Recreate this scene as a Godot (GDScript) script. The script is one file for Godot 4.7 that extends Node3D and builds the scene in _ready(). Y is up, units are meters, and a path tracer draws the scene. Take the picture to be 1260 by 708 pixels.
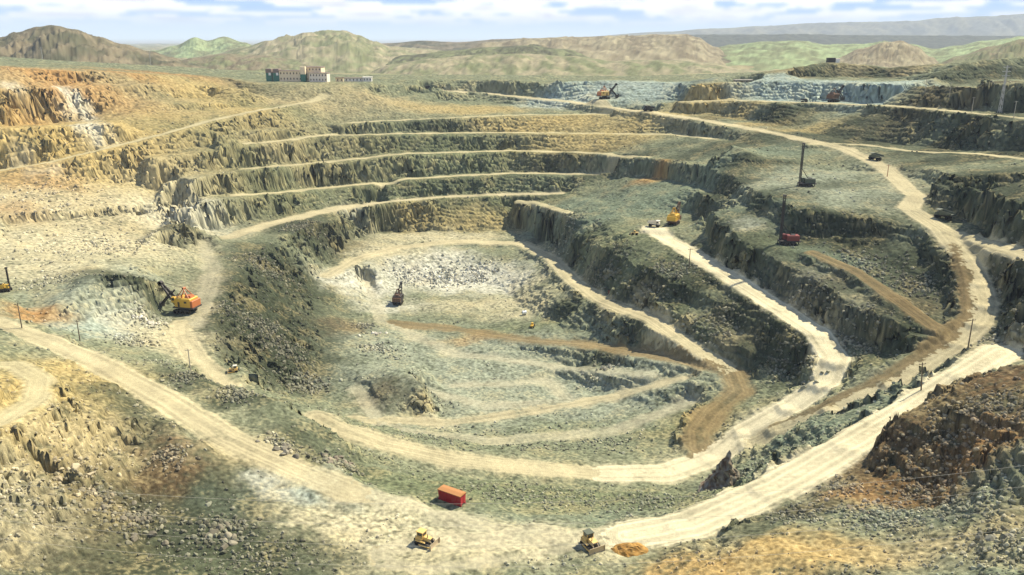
extends Node3D
# An open-pit mine: a stepped bowl of benches, haul roads and rubble, with shovels, drills, trucks and bulldozers at work in it.

const LINES := [
[-155,52.5,-410.5,-133.4,53,-435.3,-102.4,53,-480,-65.9,54,-500.5,-36.1,54.5,-510.1,-5.2,55,-514.5,30.7,57,-506.4,48.8,61,-459.1],
[-165.5,52.9,-419.7,-145.4,53.4,-444.3,-110,53.4,-487.9,-68.8,54.4,-506.8,-37.5,54.9,-516,-4.9,55.4,-519.5,34.3,57.4,-509.9,56.3,61.4,-461.9],
[-170,69.5,-419.7,-157.9,67,-439.7,-137.8,63.6,-470.5,-116.1,61.1,-500.8,-92.7,61.8,-511.5,-67.9,63.6,-519.3,-37.1,64.3,-527.9,0,65.3,-533.3,64.2,68,-511.5,81.1,71.5,-474.7,94.1,75.5,-424.5,95,78,-375.4],
[-178.6,69.9,-424.8,-168.1,67.4,-446.2,-147.7,64,-477.3,-124.2,61.5,-509.7,-97,62.2,-522.7,-71.3,64,-530.8,-39.5,64.7,-539.7,1.9,65.7,-545.2,70,68.4,-519.6,88.7,71.9,-477.3,101.1,75.9,-425.5,101,78.4,-375.5],
[-176,77.6,-437.8,-160.5,77.3,-471.2,-119.4,74.5,-519.7,-70.2,77.2,-541.9,0,77,-557.8,53,79,-532.4,82.1,81,-498.9,95.9,84,-457.4,103.6,86,-431.6],
[-186.9,78,-442.9,-170.3,77.7,-478,-126.8,74.9,-529.1,-74.1,77.6,-554.3,1,77.4,-570.7,60,79.4,-542.2,90.7,81.4,-503.8,103.6,84.4,-459.9,110.3,86.4,-433.6],
[-198.4,87,-452.2,-161.8,89,-494.1,-124.2,88.5,-545.9,-72.9,87.8,-566.9,0,87,-579.3,55.9,88,-565,106.7,90,-539.6,124.3,91.5,-501.8,135.6,92.5,-454.8],
[-207.5,87.4,-460.1,-171.2,89.4,-501.5,-132.5,88.9,-555.9,-76.2,88.2,-579.4,0.2,87.4,-592.3,60,88.4,-576.3,113.5,90.4,-546.9,131.8,91.9,-504.4,142.4,92.9,-456.4],
[-174.1,96.8,-489.2,-156.2,94.7,-527.4,-114.4,95,-566.6,-74.8,95.5,-584.8,0,97,-606.4,59.1,98,-601.6,101.5,99.5,-590.9],
[-184.9,97.2,-494.3,-166.5,95.1,-535.4,-122.5,95.4,-578.1,-79.4,95.9,-598,-1.6,97.4,-619.3,60.9,98.4,-613.5,103.5,99.9,-598.6],
[-93.6,107,-639.3,-56.4,110,-681.4,-20,108,-682.4,13,106,-663.6,43.8,104.5,-640.2,76.9,103,-604.3,119.8,100.5,-554.2],
[-99.6,107.4,-644.6,-60.9,110.4,-689.2,-17.5,108.4,-692.1,18.5,106.4,-672,50.6,104.9,-647.5,84.4,103.4,-610.9,128.9,100.9,-562],
[-98.3,38,-455.4,-80.1,37.5,-488.8,-34.7,38.5,-484.4,5,39,-486.7,11.1,39,-493.5],
[-103.5,51,-461.5,-91.5,44,-499,-79.9,42,-523.7],
[-183.8,116,-630,-127.7,117,-657.6,-66,114,-679,-20,115,-684.5,20,115,-684.5],
[-198.5,119.5,-619.4,-166.4,120,-659.7,-115.7,119,-681.7,-48,118.5,-707.3,19.8,119,-681.7],
[-317.6,80,-398.9,-268.3,84,-425,-246.9,87,-433.6,-224.5,92,-451.7,-203.6,97,-478.7,-185.6,102,-509.8,-167.6,105,-551.4,-136.4,108,-607.3,-110,112,-627.1],
[-321.8,80.4,-406.8,-272.2,84.4,-433.1,-251.6,87.4,-441.3,-231,92.4,-457.9,-211.1,97.4,-483.8,-192.8,102.4,-513.3,-173.8,105.4,-554.5,-141.2,108.4,-610.9,-113.6,112.4,-631.9],
[-353.9,120,-459.1,-292.7,122,-477,-272.3,122.5,-518.7,-244.8,122,-547.6,-226.5,120,-597.8,-189.7,117,-590.8],
[-345.1,122,-448,-293.5,123.7,-479,-277,123.5,-528,-249.6,123,-559,-229.9,121.8,-607.5],
[-371.3,137.4,-487.4,-308.7,134.5,-507.4,-285.6,132.4,-527.7,-261.6,129.1,-563.3,-234,124.2,-619.3,-211.2,121.2,-660.2],
[-330.3,104,-423,-275.4,104,-442.8,-255.7,104.5,-455.1,-242.4,104.5,-473.5,-223.8,104.5,-473.5],
[-340.6,103.8,-436.6,-287,103.8,-462.1,-274.5,103,-489.1,-257.9,103.5,-504.2,-235,104.1,-497.7],
[-251.7,118.9,-538.5,-234.1,117.7,-559.3,-218.6,115.6,-590.8,-199.8,113.5,-621.8,-142.7,113.2,-637.2,-112.9,114,-644.5],
[-247.5,113.5,-527.7,-231.1,113.7,-550.6,-215.5,111.7,-581,-196.9,109.7,-611.3,-141.4,110,-630.4],
[-238.9,109.2,-524.6,-223.6,111.2,-531.6,-205.3,110.2,-552.6,-186.1,109,-576.9,-169.2,108.7,-597.1],
[-231.5,105.7,-506.9,-221.1,107.2,-524.4,-203.5,106.7,-546.6,-185.1,106,-572.8,-167.2,106.7,-589.4],
[-275.2,70,-339.8,-238.6,71,-371.9,-213.7,69,-396.7,-195.2,67,-428.1,-171,64,-432.1],
[-278.6,67,-343.3,-238.9,68,-371.4,-213.4,66,-395.4,-193,63,-421.9,-170.6,57,-423.3],
[-263,64,-321.8,-216.9,65,-334.1,-190.1,64.5,-322.5,-177,63,-336.3,-159.7,59,-343.3,-147.4,55,-361.3],
[-238.3,78,-415.1,-221.8,77,-441.4,-194.3,70,-448.1],
[-169.3,61,-361.8,-167.6,63.5,-379.3,-165.3,64,-393.3,-156.4,61,-392,-148.9,55,-389.6],
[-171.4,58,-361.6,-164.6,54,-380.5,-145.9,52.5,-376.9],
[-178.8,58.5,-378.5,-185,57,-437.8,-159.4,54,-415.2],
[-180,65,-276.6,-172.6,64,-284.9,-160.6,66,-282.4,-151.4,69,-282.6,-144.8,70,-284.5,-139.2,67.5,-287.9,-137.1,60,-298.2],
[-228.4,67,-277,-191.9,65.5,-292.6,-178.7,64.5,-301.7,-168,64.7,-311.7,-156.3,62.5,-321,-147.4,56.5,-330],
[-156,62,-254.3,-141.6,60,-244.2,-129.1,58,-236.5,-125.8,54,-250.5,-128.6,52.7,-275.9,-129.5,52.5,-291.2,-133,52.7,-311.1,-138.1,53,-335.9],
[-119.2,52,-289.8,-115.8,51.5,-269,-115.5,51.2,-254,-103.8,50.7,-248,-86.3,48.5,-227],
[-133.7,52.7,-364.1,-126.1,52.7,-324.7,-117.5,52.4,-293.4],
[-105.7,52.4,-450.6,-120,52.5,-410.5,-122.3,52.5,-380,-119.9,52.4,-344.4,-113.4,52.2,-304.1,-108,51.7,-276.9,-102.4,51.2,-257.8,-93.5,50,-244.8,-80.7,47.5,-232.3,-70.1,46,-225.4,-61.5,45,-220.2],
[-84.6,39,-471.5,-93.7,37,-455.5,-98.6,36,-423.2,-97.8,35,-390.9,-90.6,31.5,-350.4,-77.6,29,-315.7,-74.3,29,-293.7,-75.6,30,-269.8,-78,33.5,-255.8],
[-111.9,61.2,-216.7,-95.6,59,-204.6,-77.3,57,-190.2,-61.9,55.5,-179.8,-48.1,54,-171.7,-35.6,52,-165.9],
[-115.4,61,-224.2,-102.2,59.7,-221,-86.8,58.7,-210.9,-73.7,57.7,-205.3,-62.9,56.5,-202.1,-53,54,-196.8,-45.6,50.5,-191.6,-39,47.5,-183.3],
[-123.8,54.5,-249.2,-111.1,52.5,-243.5,-92.9,49.5,-233.4,-76.2,46.5,-225.5,-61.6,44.5,-217.4,-51.5,42.5,-212],
[-88.6,35,-405.8,-71.4,35.5,-431.9,-49.8,35.7,-438.2,-31.8,35.7,-440,-13.6,35.5,-439,4.5,35.5,-431.9,10.5,35.2,-405.1,15.1,35.5,-379.4,20,38.2,-345.3,36.8,43.2,-316.8,49.6,45.5,-292.5,55.8,46,-275.4,62.4,45.3,-264.5],
[-76.4,27.5,-362.2,-71.4,27,-389.2,-56.2,26,-413.8,-30.5,26,-418.4,-12.9,26.5,-412.2,-2.1,27,-396.1,3.9,28.5,-367.7,20.6,34.2,-324.2,38.6,38.7,-302,53,42.4,-275,60.3,43.7,-260.9],
[-66.4,26.5,-347.9,-57.2,26,-360.7,-23.6,27.3,-315.4,6.8,31.7,-318.1,28.8,35.2,-299.5,48.7,40.3,-266.2],
[-35.4,29,-247.5,-18.6,29,-241.5,2.8,28.5,-258,24.2,30.5,-244.4,45.3,34,-243.2,56.2,40.5,-246.2],
[-53.5,31,-243.4,-34.1,30,-237.8,-12.7,30.5,-229.5,12.6,31,-226.4,37.6,32.5,-226.2,51.1,35,-232.3],
[22.4,33.7,-299,33.1,35.5,-294.4,38.8,36,-284.7,39.7,35.5,-272.5],
[23.5,29.5,-290.8,27.7,30,-268.4,32.2,31,-256.6,37.9,32.7,-257.6],
[-71.3,29,-302.1,-60.2,29,-277.9,-60.8,29.5,-259.2],
[-53.7,32.5,-275.8,-45.1,34,-279.2,-38.2,35,-276.8,-32.5,35.2,-260.2,-27.7,32.5,-248.3],
[-57.1,30,-254.8,-43.6,29.5,-248.3,-23.6,28.5,-252.9,-25.2,28,-272.9,-36.1,27.7,-305.4],
[-93,36.5,-428.1,-70.7,37.2,-458.6,-33.7,38,-469.5,4.8,38.2,-468.6,25.9,40.5,-418.1,34.1,43,-363.7],
[9.3,51,-508,14.5,51,-475.3,30.1,53,-419.5,39,56,-378.9,48.2,58.5,-345.2,56.5,60,-320.1,68.9,59.5,-299.9,76.3,59,-284.9,82.5,58,-269.4,87.8,57,-253.9,92.3,55,-242.8,94.1,51.5,-235.7],
[8.2,41.5,-500.9,16.6,40.5,-461,27.6,42.2,-411.6,35.9,44.5,-362.6,41.3,47,-328.2,54.2,50,-302.7,63,50.5,-275.9,71.8,49,-258.1,80.3,47.5,-248.8,85.8,47.5,-240.6,89.5,48,-232.4],
[9,46.73,-506.6,10.7,46.62,-496.8,12.4,46.51,-487,14,46.4,-477.3,16.3,46.42,-467.6,18.8,46.71,-458.1,21.4,47.05,-448.5,24,47.39,-438.9,26.5,47.72,-429.4,29.1,48.06,-419.8,31.2,48.61,-410.2,33.2,49.2,-400.5,35.3,49.8,-390.8,37.3,50.4,-381.1,39.6,50.99,-371.5,42,51.66,-362,44.3,52.36,-352.4,46.8,53.06,-342.8,49.6,53.69,-333.3,53,54.46,-324.1,57.1,55.04,-315.1,62.1,55.34,-306.6,66.8,55.3,-298,71,55.22,-289,74.9,54.97,-279.9,78.8,54.31,-270.8,82.4,53.61,-261.7,86.3,52.73,-252.7,90.3,51.79,-243.9,93.1,49.92,-235.1],
[30.5,59,-428.3,46,62,-410.2,54.6,63,-353.7,70.7,61.5,-308.8,84.2,59.7,-276.1,91.9,57,-250.1],
[49.5,63,-444,63.7,65.5,-418.1,82.9,67.5,-408.2,93.8,68,-397.6],
[91.5,67.7,-387.4,85.4,67,-337.5,83,65.7,-305.6,93.3,63,-278.2,100.4,61.7,-256.9,104.1,60.5,-241.4,101.8,58.5,-228.5],
[87.6,77,-372.6,87.6,77,-337,88.5,75.5,-313.7,94.6,73.5,-295.7,103.6,71,-268.5,109.6,70,-242.1,114.7,69.5,-225.4,120.9,68.5,-215.9],
[88.8,68,-378.6,85.3,67.7,-337.5,84,66,-309.4,89.3,64,-284.9,98.6,62,-263.7,106.5,61,-244.5,112,60,-230,117.2,62.5,-218.5],
[87.9,72.5,-374.1,87.8,72.48,-368.4,87.7,72.46,-362.8,87.6,72.44,-357.2,87.4,72.42,-351.5,87.3,72.4,-345.9,87.2,72.37,-340.2,87.2,72.23,-334.6,87.3,71.9,-328.9,87.3,71.55,-323.3,87.4,71.2,-317.7,88.1,70.79,-312.2,89.4,70.32,-306.8,91,69.8,-301.4,92.7,69.28,-296,94.3,68.81,-290.6,95.9,68.33,-285.3,97.7,67.85,-279.9,99.6,67.36,-274.6,101.5,66.87,-269.3,103,66.51,-263.9,104.5,66.22,-258.5,106,65.98,-253.1,107.5,65.74,-247.6,109,65.5,-242.2,110.7,65.23,-236.8,112.5,64.97,-231.5,114.3,64.88,-226.1,117.1,65.19,-221.3,120,65.5,-216.5],
[103.6,86,-431.6,107.4,86.5,-388.7,107.9,86.7,-344.7,113,86.7,-318.1,128.2,85.4,-307.1,143.9,84.4,-300,153.8,83.8,-288.9,153.2,82.7,-277.2,144.7,77.8,-250,137.4,74,-232.4],
[101,81,-409.7,100.1,80,-381.2,103.2,80.2,-338.5,110.8,78.7,-314.1,126.5,76.2,-300,136.7,73.5,-280.6,138.9,71,-250,137.7,70,-232.7],
[102.9,83.5,-426.1,103.4,83.43,-418.7,103.9,83.36,-411.3,104.3,83.29,-403.9,104.8,83.23,-396.4,105.3,83.23,-389,105.8,83.28,-381.6,106,83.32,-374.1,106.2,83.35,-366.7,106.4,83.38,-359.2,106.6,83.41,-351.8,106.8,83.45,-344.3,108.1,83.26,-337.1,109.7,83.07,-329.8,111.2,82.88,-322.5,113.9,82.59,-316,119.8,81.94,-311.5,125.8,81.29,-307,132.2,80.67,-303.4,138.3,80.05,-299.7,143.4,79.48,-294.5,148.1,78.92,-288.8,149.3,78.27,-281.8,148.8,77.58,-274.5,147.2,76.65,-267.4,145.6,75.73,-260.3,144,74.81,-253.2,142.1,73.89,-246.2,139.8,72.94,-239.3,137.4,72,-232.4],
[134.9,91.5,-422.9,158.9,90,-418.7,172.5,89.5,-382.2],
[122.6,101.5,-567.5,155.9,99,-510.1,182.2,96,-448.1,183.2,92.7,-394.4,173.1,89.2,-334.8],
[117.3,99,-541.6,148.6,96.8,-484.8,171.2,93.5,-430.1,169.6,90.5,-375.8,163,87.7,-330.1,150.8,86.2,-312.5],
[110.6,93,-427.4,118.3,96.5,-433.3,122.2,94.5,-416.2,117.2,91,-411.7],
[19.8,116.5,-680.3,38.9,119,-667.9,74.6,119.6,-668.5,123,119.4,-633.5,131.3,120.5,-587.8,166.7,122.5,-592.5,214.2,123.2,-565.9,241.6,124,-518.1,250.2,126.5,-468.3,265.9,129,-434.8,285,133,-381.7],
[26.1,107,-667.7,70.6,107.7,-628.9,118.8,108.5,-608.4,153.8,111.3,-583.7,210.8,110.7,-552.9,244.9,112.7,-511.1,253.9,114,-462.9,262.6,114.5,-424.9,271,117,-357.8],
[95,104,-606.4,119.8,107.5,-598,150,109.6,-568.4,169.6,110.7,-542,206.4,111,-527.4,226.3,112,-491.6,236.3,113,-437.9,240.3,113.5,-387.6,237.9,116,-312.6],
[106.9,103,-589.8,124.5,101.8,-577,149.8,100.5,-554.2,165.9,99.4,-526.5,181.4,97,-496.3,190.7,95.7,-469.7,209.9,95,-460.1,220.7,96,-427.1,227.3,99,-394.2,235.4,102.1,-375.9,244.3,107.5,-318.7],
[-90,103.5,-613,-55.7,103.6,-670.9,-19.7,102.2,-672.5,12.8,101.1,-652.9,43.3,99.7,-631.2,76,99.1,-595.6],
[189.7,94.7,-444.3,203.4,95.5,-408.7,216.1,98.5,-380.5,219.5,100,-348.9,219.5,105,-284.3],
[187.5,94,-382.8,189.1,95,-370.9,181.9,96.5,-335.8,172.4,98.5,-300.4,166.4,100,-272.3,163.8,102,-257.1,157.3,107,-200.4],
[176.8,92.2,-367.4,183.8,90.7,-358.6,179.7,89.5,-329.5,177.3,89.3,-306.6,176.5,90,-286.6,176.5,90.5,-274.7,170.2,95,-214.4],
[170.4,86,-310.3,166.6,86.5,-275.9,163.3,88,-252.1,158.2,92,-197.1],
[159.2,82.7,-267.9,154,85,-235.7,146.3,90,-180.4],
[144.5,71,-229.8,135.9,69,-208.2,135.5,70,-199.8,140.8,80,-169.9],
[155.4,79.2,-254.7,152.7,76.7,-244.6,145.9,72.7,-228.6],
[134,69.2,-210.8,122.2,67.5,-203.1,101.8,62.5,-190.6,83.7,59,-180.7,67.5,55,-172.6,59.4,51,-170.2],
[134.1,69.5,-230.4,108,61,-213,89.9,53,-211.3,76.4,47,-210.7],
[-47.1,42.5,-213.5,-16.3,37.5,-208.7,16.1,36,-205.8,39.1,36,-205.8,53.9,37.5,-208.7],
[-52.2,43.5,-205.1,-45.4,41,-204.1,-15.4,37,-195.1,15.4,35.3,-194.6,37.1,35.5,-193.4,55.4,37,-197.2],
[-30.9,48.5,-170.7,-13.8,46,-174.9,2,43,-176.9,26.2,41.5,-177.5,44.1,42.5,-177,55.9,43.5,-179.9],
[-33.2,52.8,-152.9,-12.6,50.7,-157.5,1.8,50,-155.4,21.2,50.2,-154.1,40,49.5,-159.4,56.1,52.5,-165.8],
[-160.7,78,-190.7,-163,72,-223.3,-149.2,68,-222.5,-132.6,65,-217.2,-115.9,63,-206.5,-100.3,61,-195.9,-85.2,60.5,-179.9,-76,60,-167.3,-70.5,57.5,-159,-66.4,56,-154.1],
[-121.1,84,-140.2,-112,76,-163.3,-112.3,73.5,-175.7,-106.3,71,-174.4,-99.9,72,-159.5,-98.2,74.5,-145.4],
[-111.2,68,-188.4,-98.2,64.5,-179.3,-88.7,61.5,-172.4],
[-110.1,82,-125,-99.1,74,-141.3,-93.5,71.7,-139.1,-90.5,68.5,-134.2,-88.5,67,-125.9],
[-88.4,58,-175.1,-85.4,57.7,-164,-78.6,56.2,-156.1,-72.2,55.5,-153],
[-84.7,64,-129.1,-86.9,63,-141.8,-86.9,62,-151.3,-86.8,60,-161.7],
[-93,70,-98.8,-86.4,66,-117.8,-79.5,61.5,-124.2,-77.8,58.5,-141.6,-67.4,55.5,-135.1,-61.9,55.5,-146.2,-47.4,55,-130.8,-41.8,54,-145.6],
[-28.3,52.7,-144.7,-11.9,52,-147.2,3.4,52.2,-145.4,21.4,52.7,-142.4,34.9,53,-144.2],
[-29.4,53.7,-132.6,-4.6,53.2,-132,14,53.5,-132.8,26.6,54,-134.2],
[-81.6,68,-83,-61.5,60,-94,-27.8,57.5,-98.2,8.5,58,-99.3,30.3,64,-91.3,55.8,76,-79.8,66.4,84,-70.1],
[29.8,56.5,-127.5,35.7,59,-127.7,40.1,60.5,-128,47.5,62.2,-128.5,55.6,63.5,-126.6,56.6,65.5,-118.5],
[55.5,57,-147.5,72.1,60,-156.4,81.2,62,-161.7],
[80.3,64,-163.6,82.6,67.5,-164.7,87.1,71,-165.7,95.1,74.5,-164.5,102.8,77.5,-166.5,113.9,81,-167.9,131.3,88,-159.4],
[78.7,62.4,-162.5,77.9,61.8,-155,77.7,61.8,-149,82.1,63,-143.6,86.4,64.8,-143.9,89.4,67.4,-145.8],
[82.3,67,-161.7,84,70.5,-160.6,87.3,71.5,-158.6,89.5,71,-155.8,88.6,69.5,-149.7,89.1,69.5,-147.3],
[93.8,76,-149.5,99.5,80.5,-143.9,112.7,87,-133.8],
[88.4,68.5,-143.2,90.1,74,-136.6,93,78,-132.3,103,86,-120.4],
[59.7,60.5,-141.4,73.1,63.7,-136.3,83.6,70,-129,88.8,74.5,-124.3,93.2,84,-106.4],
[55.4,66,-115.6,65.6,68,-115,73.1,71.5,-110.1,77.2,75,-105.2,81.7,84,-90.9],
[-735,142,-729.2,-553,142,-729.2,-441,136.6,-727.6,-381.6,132.1,-747.1,-303.4,127.3,-766.6,-228,120.9,-785.5,-140.4,118.7,-805.7,-56,117.8,-826.4,24.6,116.3,-846.8,120,116.3,-825.9,190,118,-784.6,217.8,120.3,-680.8],
[188.1,124.4,-588,203.5,130.8,-610.8,222,133.3,-622.1,244,134.8,-633,258,133.3,-622.1,271.4,130.8,-610.8,278.4,127.8,-599.5,285,124.9,-588.1],
[200.4,124.2,-604.6,218.3,124.6,-608.9,237.6,125,-613.2,253.7,124.6,-608.9,270.6,124.4,-600.5],
[270.4,126.6,-536.4,288.9,131.9,-558.9,308,135.8,-570.5,324.7,137.8,-576.4,352.8,139.3,-582,431.2,142.5,-583],
[273.5,124.3,-542,304.9,124.9,-551.6,340.2,125.7,-557,419.7,126.5,-562.5],
[270.6,120.2,-848,369,123.3,-848.9,408,119.4,-826.8,504,127,-829.2,696,133.2,-831],
[-1050,121.3,-1036,-730,119.4,-1036,-430,113.6,-1034,-130,107,-1032,170,107,-1032,470,108.9,-1033,970,111.7,-1034],
[-525,78.24,-500.8,-346.5,71.07,-320.9,-231,72.12,-206.3,-157.5,71.07,-132.8],
[428.4,117.8,-429.2,244.8,92.59,-233.4,173.4,86.57,-158.4,122.4,86.85,-106.2],
]
const ROADS := [
[7.74,0,2,[-57,110.2,-689.2,-20.1,108.3,-688.2,13,106.4,-667.2,44.1,104.8,-644.6,77.1,103.2,-605.5,119.8,100.5,-554.2,151.8,98,-496,177.9,94.8,-436.6,178.5,91.7,-387.9,167,88.4,-331.8,156,87,-314.9,156.2,84.3,-288.1,151.2,81.3,-262.3,146.8,77.8,-245.4,142.8,74.4,-233.5,137.1,71.3,-225.3,128.2,67.5,-218.5,105.3,60,-206.7,89.7,53,-204.9,75.6,45.5,-207.6,67.9,41,-207.4]],
[4.3,2,1.5,[152.7,82.3,-272.9,143.8,77.5,-246.4,136,72.6,-228.9,125.1,69,-219.8,105.7,60.4,-210.3,88.6,52.6,-207.9,73.8,45,-209.1]],
[7.31,0,2,[156.2,84.3,-288.1,159.4,84.7,-272.5,157.9,86.7,-242.7,153.2,91,-190]],
[9.46,1,3,[132.9,69.7,-205.2,117.5,67.7,-194.3,97.2,64,-181.2,78.9,61,-169.4,56.6,57,-156.4,37.1,54,-147.1,23.3,52.8,-144.5]],
[5.16,4,6,[26.7,53,-145.1,15.9,52.6,-144.8,1.7,52.2,-146,-11.6,52.3,-143]],
[8.6,1,2,[65,64.7,-374,73.4,64.7,-339.5,83.8,63.3,-298,92.8,61.2,-267,98.5,60,-247.3,98.9,57.3,-231.5,92.9,53,-222.8,82.1,47.5,-217.7,68.2,42,-213,57.2,38,-204.9,42.4,36.3,-198.9,24.6,35.8,-199.3]],
[6.88,0,3,[24.6,35.8,-199.3,4.5,36.3,-202,-16,37.4,-204.2,-34.6,40,-207.4,-47.8,43,-211,-57,44.8,-216.2]],
[5.16,0,4,[-87.1,49,-229.5,-103.7,50.8,-247.7,-114.3,51.4,-265.1,-120.3,51.8,-278.4]],
[7.31,0,3,[-218.7,70,-265.1,-158,66,-236.6,-138.5,64,-227.8,-114.4,62,-212.4,-92.4,59.5,-197.2,-69.4,57,-179.1,-48.7,55,-166.9,-34.4,53.5,-159.9]],
[3.87,4,6,[-38.4,53.8,-161.8,-19.7,52,-157.4,-5.2,51.7,-149.7]],
[6.88,0,3,[-93.9,35,-401.2,-84.5,36,-430,-65.1,37,-451.6,-33.3,37.7,-462.5,4.7,38.3,-456.1,21.5,39.7,-416.1,28.8,41.5,-368.8,37.9,44.5,-328.1,53.1,47.7,-295.7,62.8,46.7,-267.1,73,44.5,-250.4]],
[7.74,2,3,[73,44.5,-250.4,72.5,43,-238,62.4,41.3,-227.9,55.4,39.3,-218.3,54.1,38,-209.7]],
[6.02,2,4,[-55.9,26.3,-351.8,-25.2,27.7,-339.2,3.4,31.3,-316.3,31.9,35.5,-298.7,57.5,42.1,-267.9,73,44.5,-250.4]],
[4.3,0,4,[-53.6,30.5,-243.8,-18.8,29,-244.5,8.4,28.8,-254.1,36.5,32.7,-257.6,57.8,40.7,-254.5]],
[1.72,4,0.8,[-13.2,52.5,-142.7,-23,52.8,-142.3,-27.7,53.1,-138.6,-26.2,53.5,-133.8,-16.9,53.6,-131.7,-4.7,53.1,-135.4,11.4,52.7,-140.2]],
[1.376,4,0.8,[-13.8,52.7,-140.2,-21.1,52.9,-139.9,-24.9,53.2,-137.4,-23.5,53.4,-134.5,-15.6,53.4,-133.5,-4.8,53,-137.1]],
[3.44,4,5,[-76.8,26.2,-413.2,-59.9,26.4,-353.8,-23.2,27.4,-309.7,15.7,30.2,-290.8,48.1,39,-262]],
[3.44,4,5,[-55.7,29.5,-269.5,-42.1,29.7,-238.4,-7.6,30.7,-227.5,33.5,31.7,-233.3,58.1,37.5,-242]],
[3.44,4,5,[-21.1,27.7,-277.2,15.1,28.5,-279.1,19.9,29.2,-259.8,-8.5,28.5,-258,-32.6,28.2,-272.4]],
[4.3,4,6,[-155.1,52.4,-396.8,-129,52.7,-336.9,-119.4,52.3,-298.7,-116,51.7,-276.9]],
[9.46,0,2,[-147.2,52.6,-410.1,-134.4,53.1,-438.9,-103.6,53.2,-486.4,-89.8,53.6,-492]],
[5.16,0,2,[-103.6,53.2,-486.4,-66.4,54.2,-504.8,-36.4,54.8,-514.1,-5.2,55.4,-518,30.9,57.5,-509.4]],
[5.59,3,1.2,[-156.6,66.4,-455.7,-139.8,63.7,-477.4,-117.7,61.3,-507.8,-93.9,62,-518.4,-68.8,63.8,-526.4,-37.6,64.5,-535.1,0,65.5,-540.6,65,68.2,-518.6]],
[5.59,3,1.2,[-158.9,77.4,-481,-121.1,74.7,-527.3,-71,77.4,-548.9,0,77.2,-565.4,53.6,79.3,-538.6,83.1,81.2,-505.5]],
[5.59,3,1.2,[-164,89.2,-500.7,-125.9,88.7,-553.3,-73.8,88,-574.6,0,87.2,-587.2,56.6,88.2,-572.7,108.2,90.2,-547,125.9,91.7,-508.7]],
[5.59,3,1.2,[-116,95.2,-574.7,-75.9,95.7,-593.2,0,97.2,-614,59.8,98.2,-609.2,102.8,99.7,-598.3]],
[5.59,3,1.2,[-271.1,84.3,-429.6,-249.6,87.3,-438.5,-227,92.3,-456.9,-205.9,97.3,-484.4,-187.9,102.3,-516.1,-169.7,105.3,-558.5,-138.3,108.3,-615.7]],
[5.59,3,1.2,[119.5,110,-582.7,150.9,111,-572.1,176.8,111.6,-548.2,205,112.3,-524.1,225.8,113.3,-491,238.6,114,-442.5,245.9,114.5,-397,244.2,117,-321.3]],
[5.59,3,1.2,[164.7,96,-448.7,193.4,95,-453.2,207.3,95.8,-416.6,220.1,98.8,-387.9,224.1,100.5,-356.6]],
[5.16,2,2,[110.1,76,-288.4,118.2,74.6,-271.3,120.9,72.5,-245.2,123.9,70.2,-224.8,129.3,69,-221.2]],
[5.59,3,1.2,[-134.5,76,-180.7,-122.9,73.5,-186.8,-112.5,72.8,-178.8,-107,73,-167.3,-105.5,75,-151.6,-101.7,80,-132.2]],
[5.59,3,1.2,[31,61,-436,14.7,57,-484.2,5.1,56,-499.8]],
]
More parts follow.
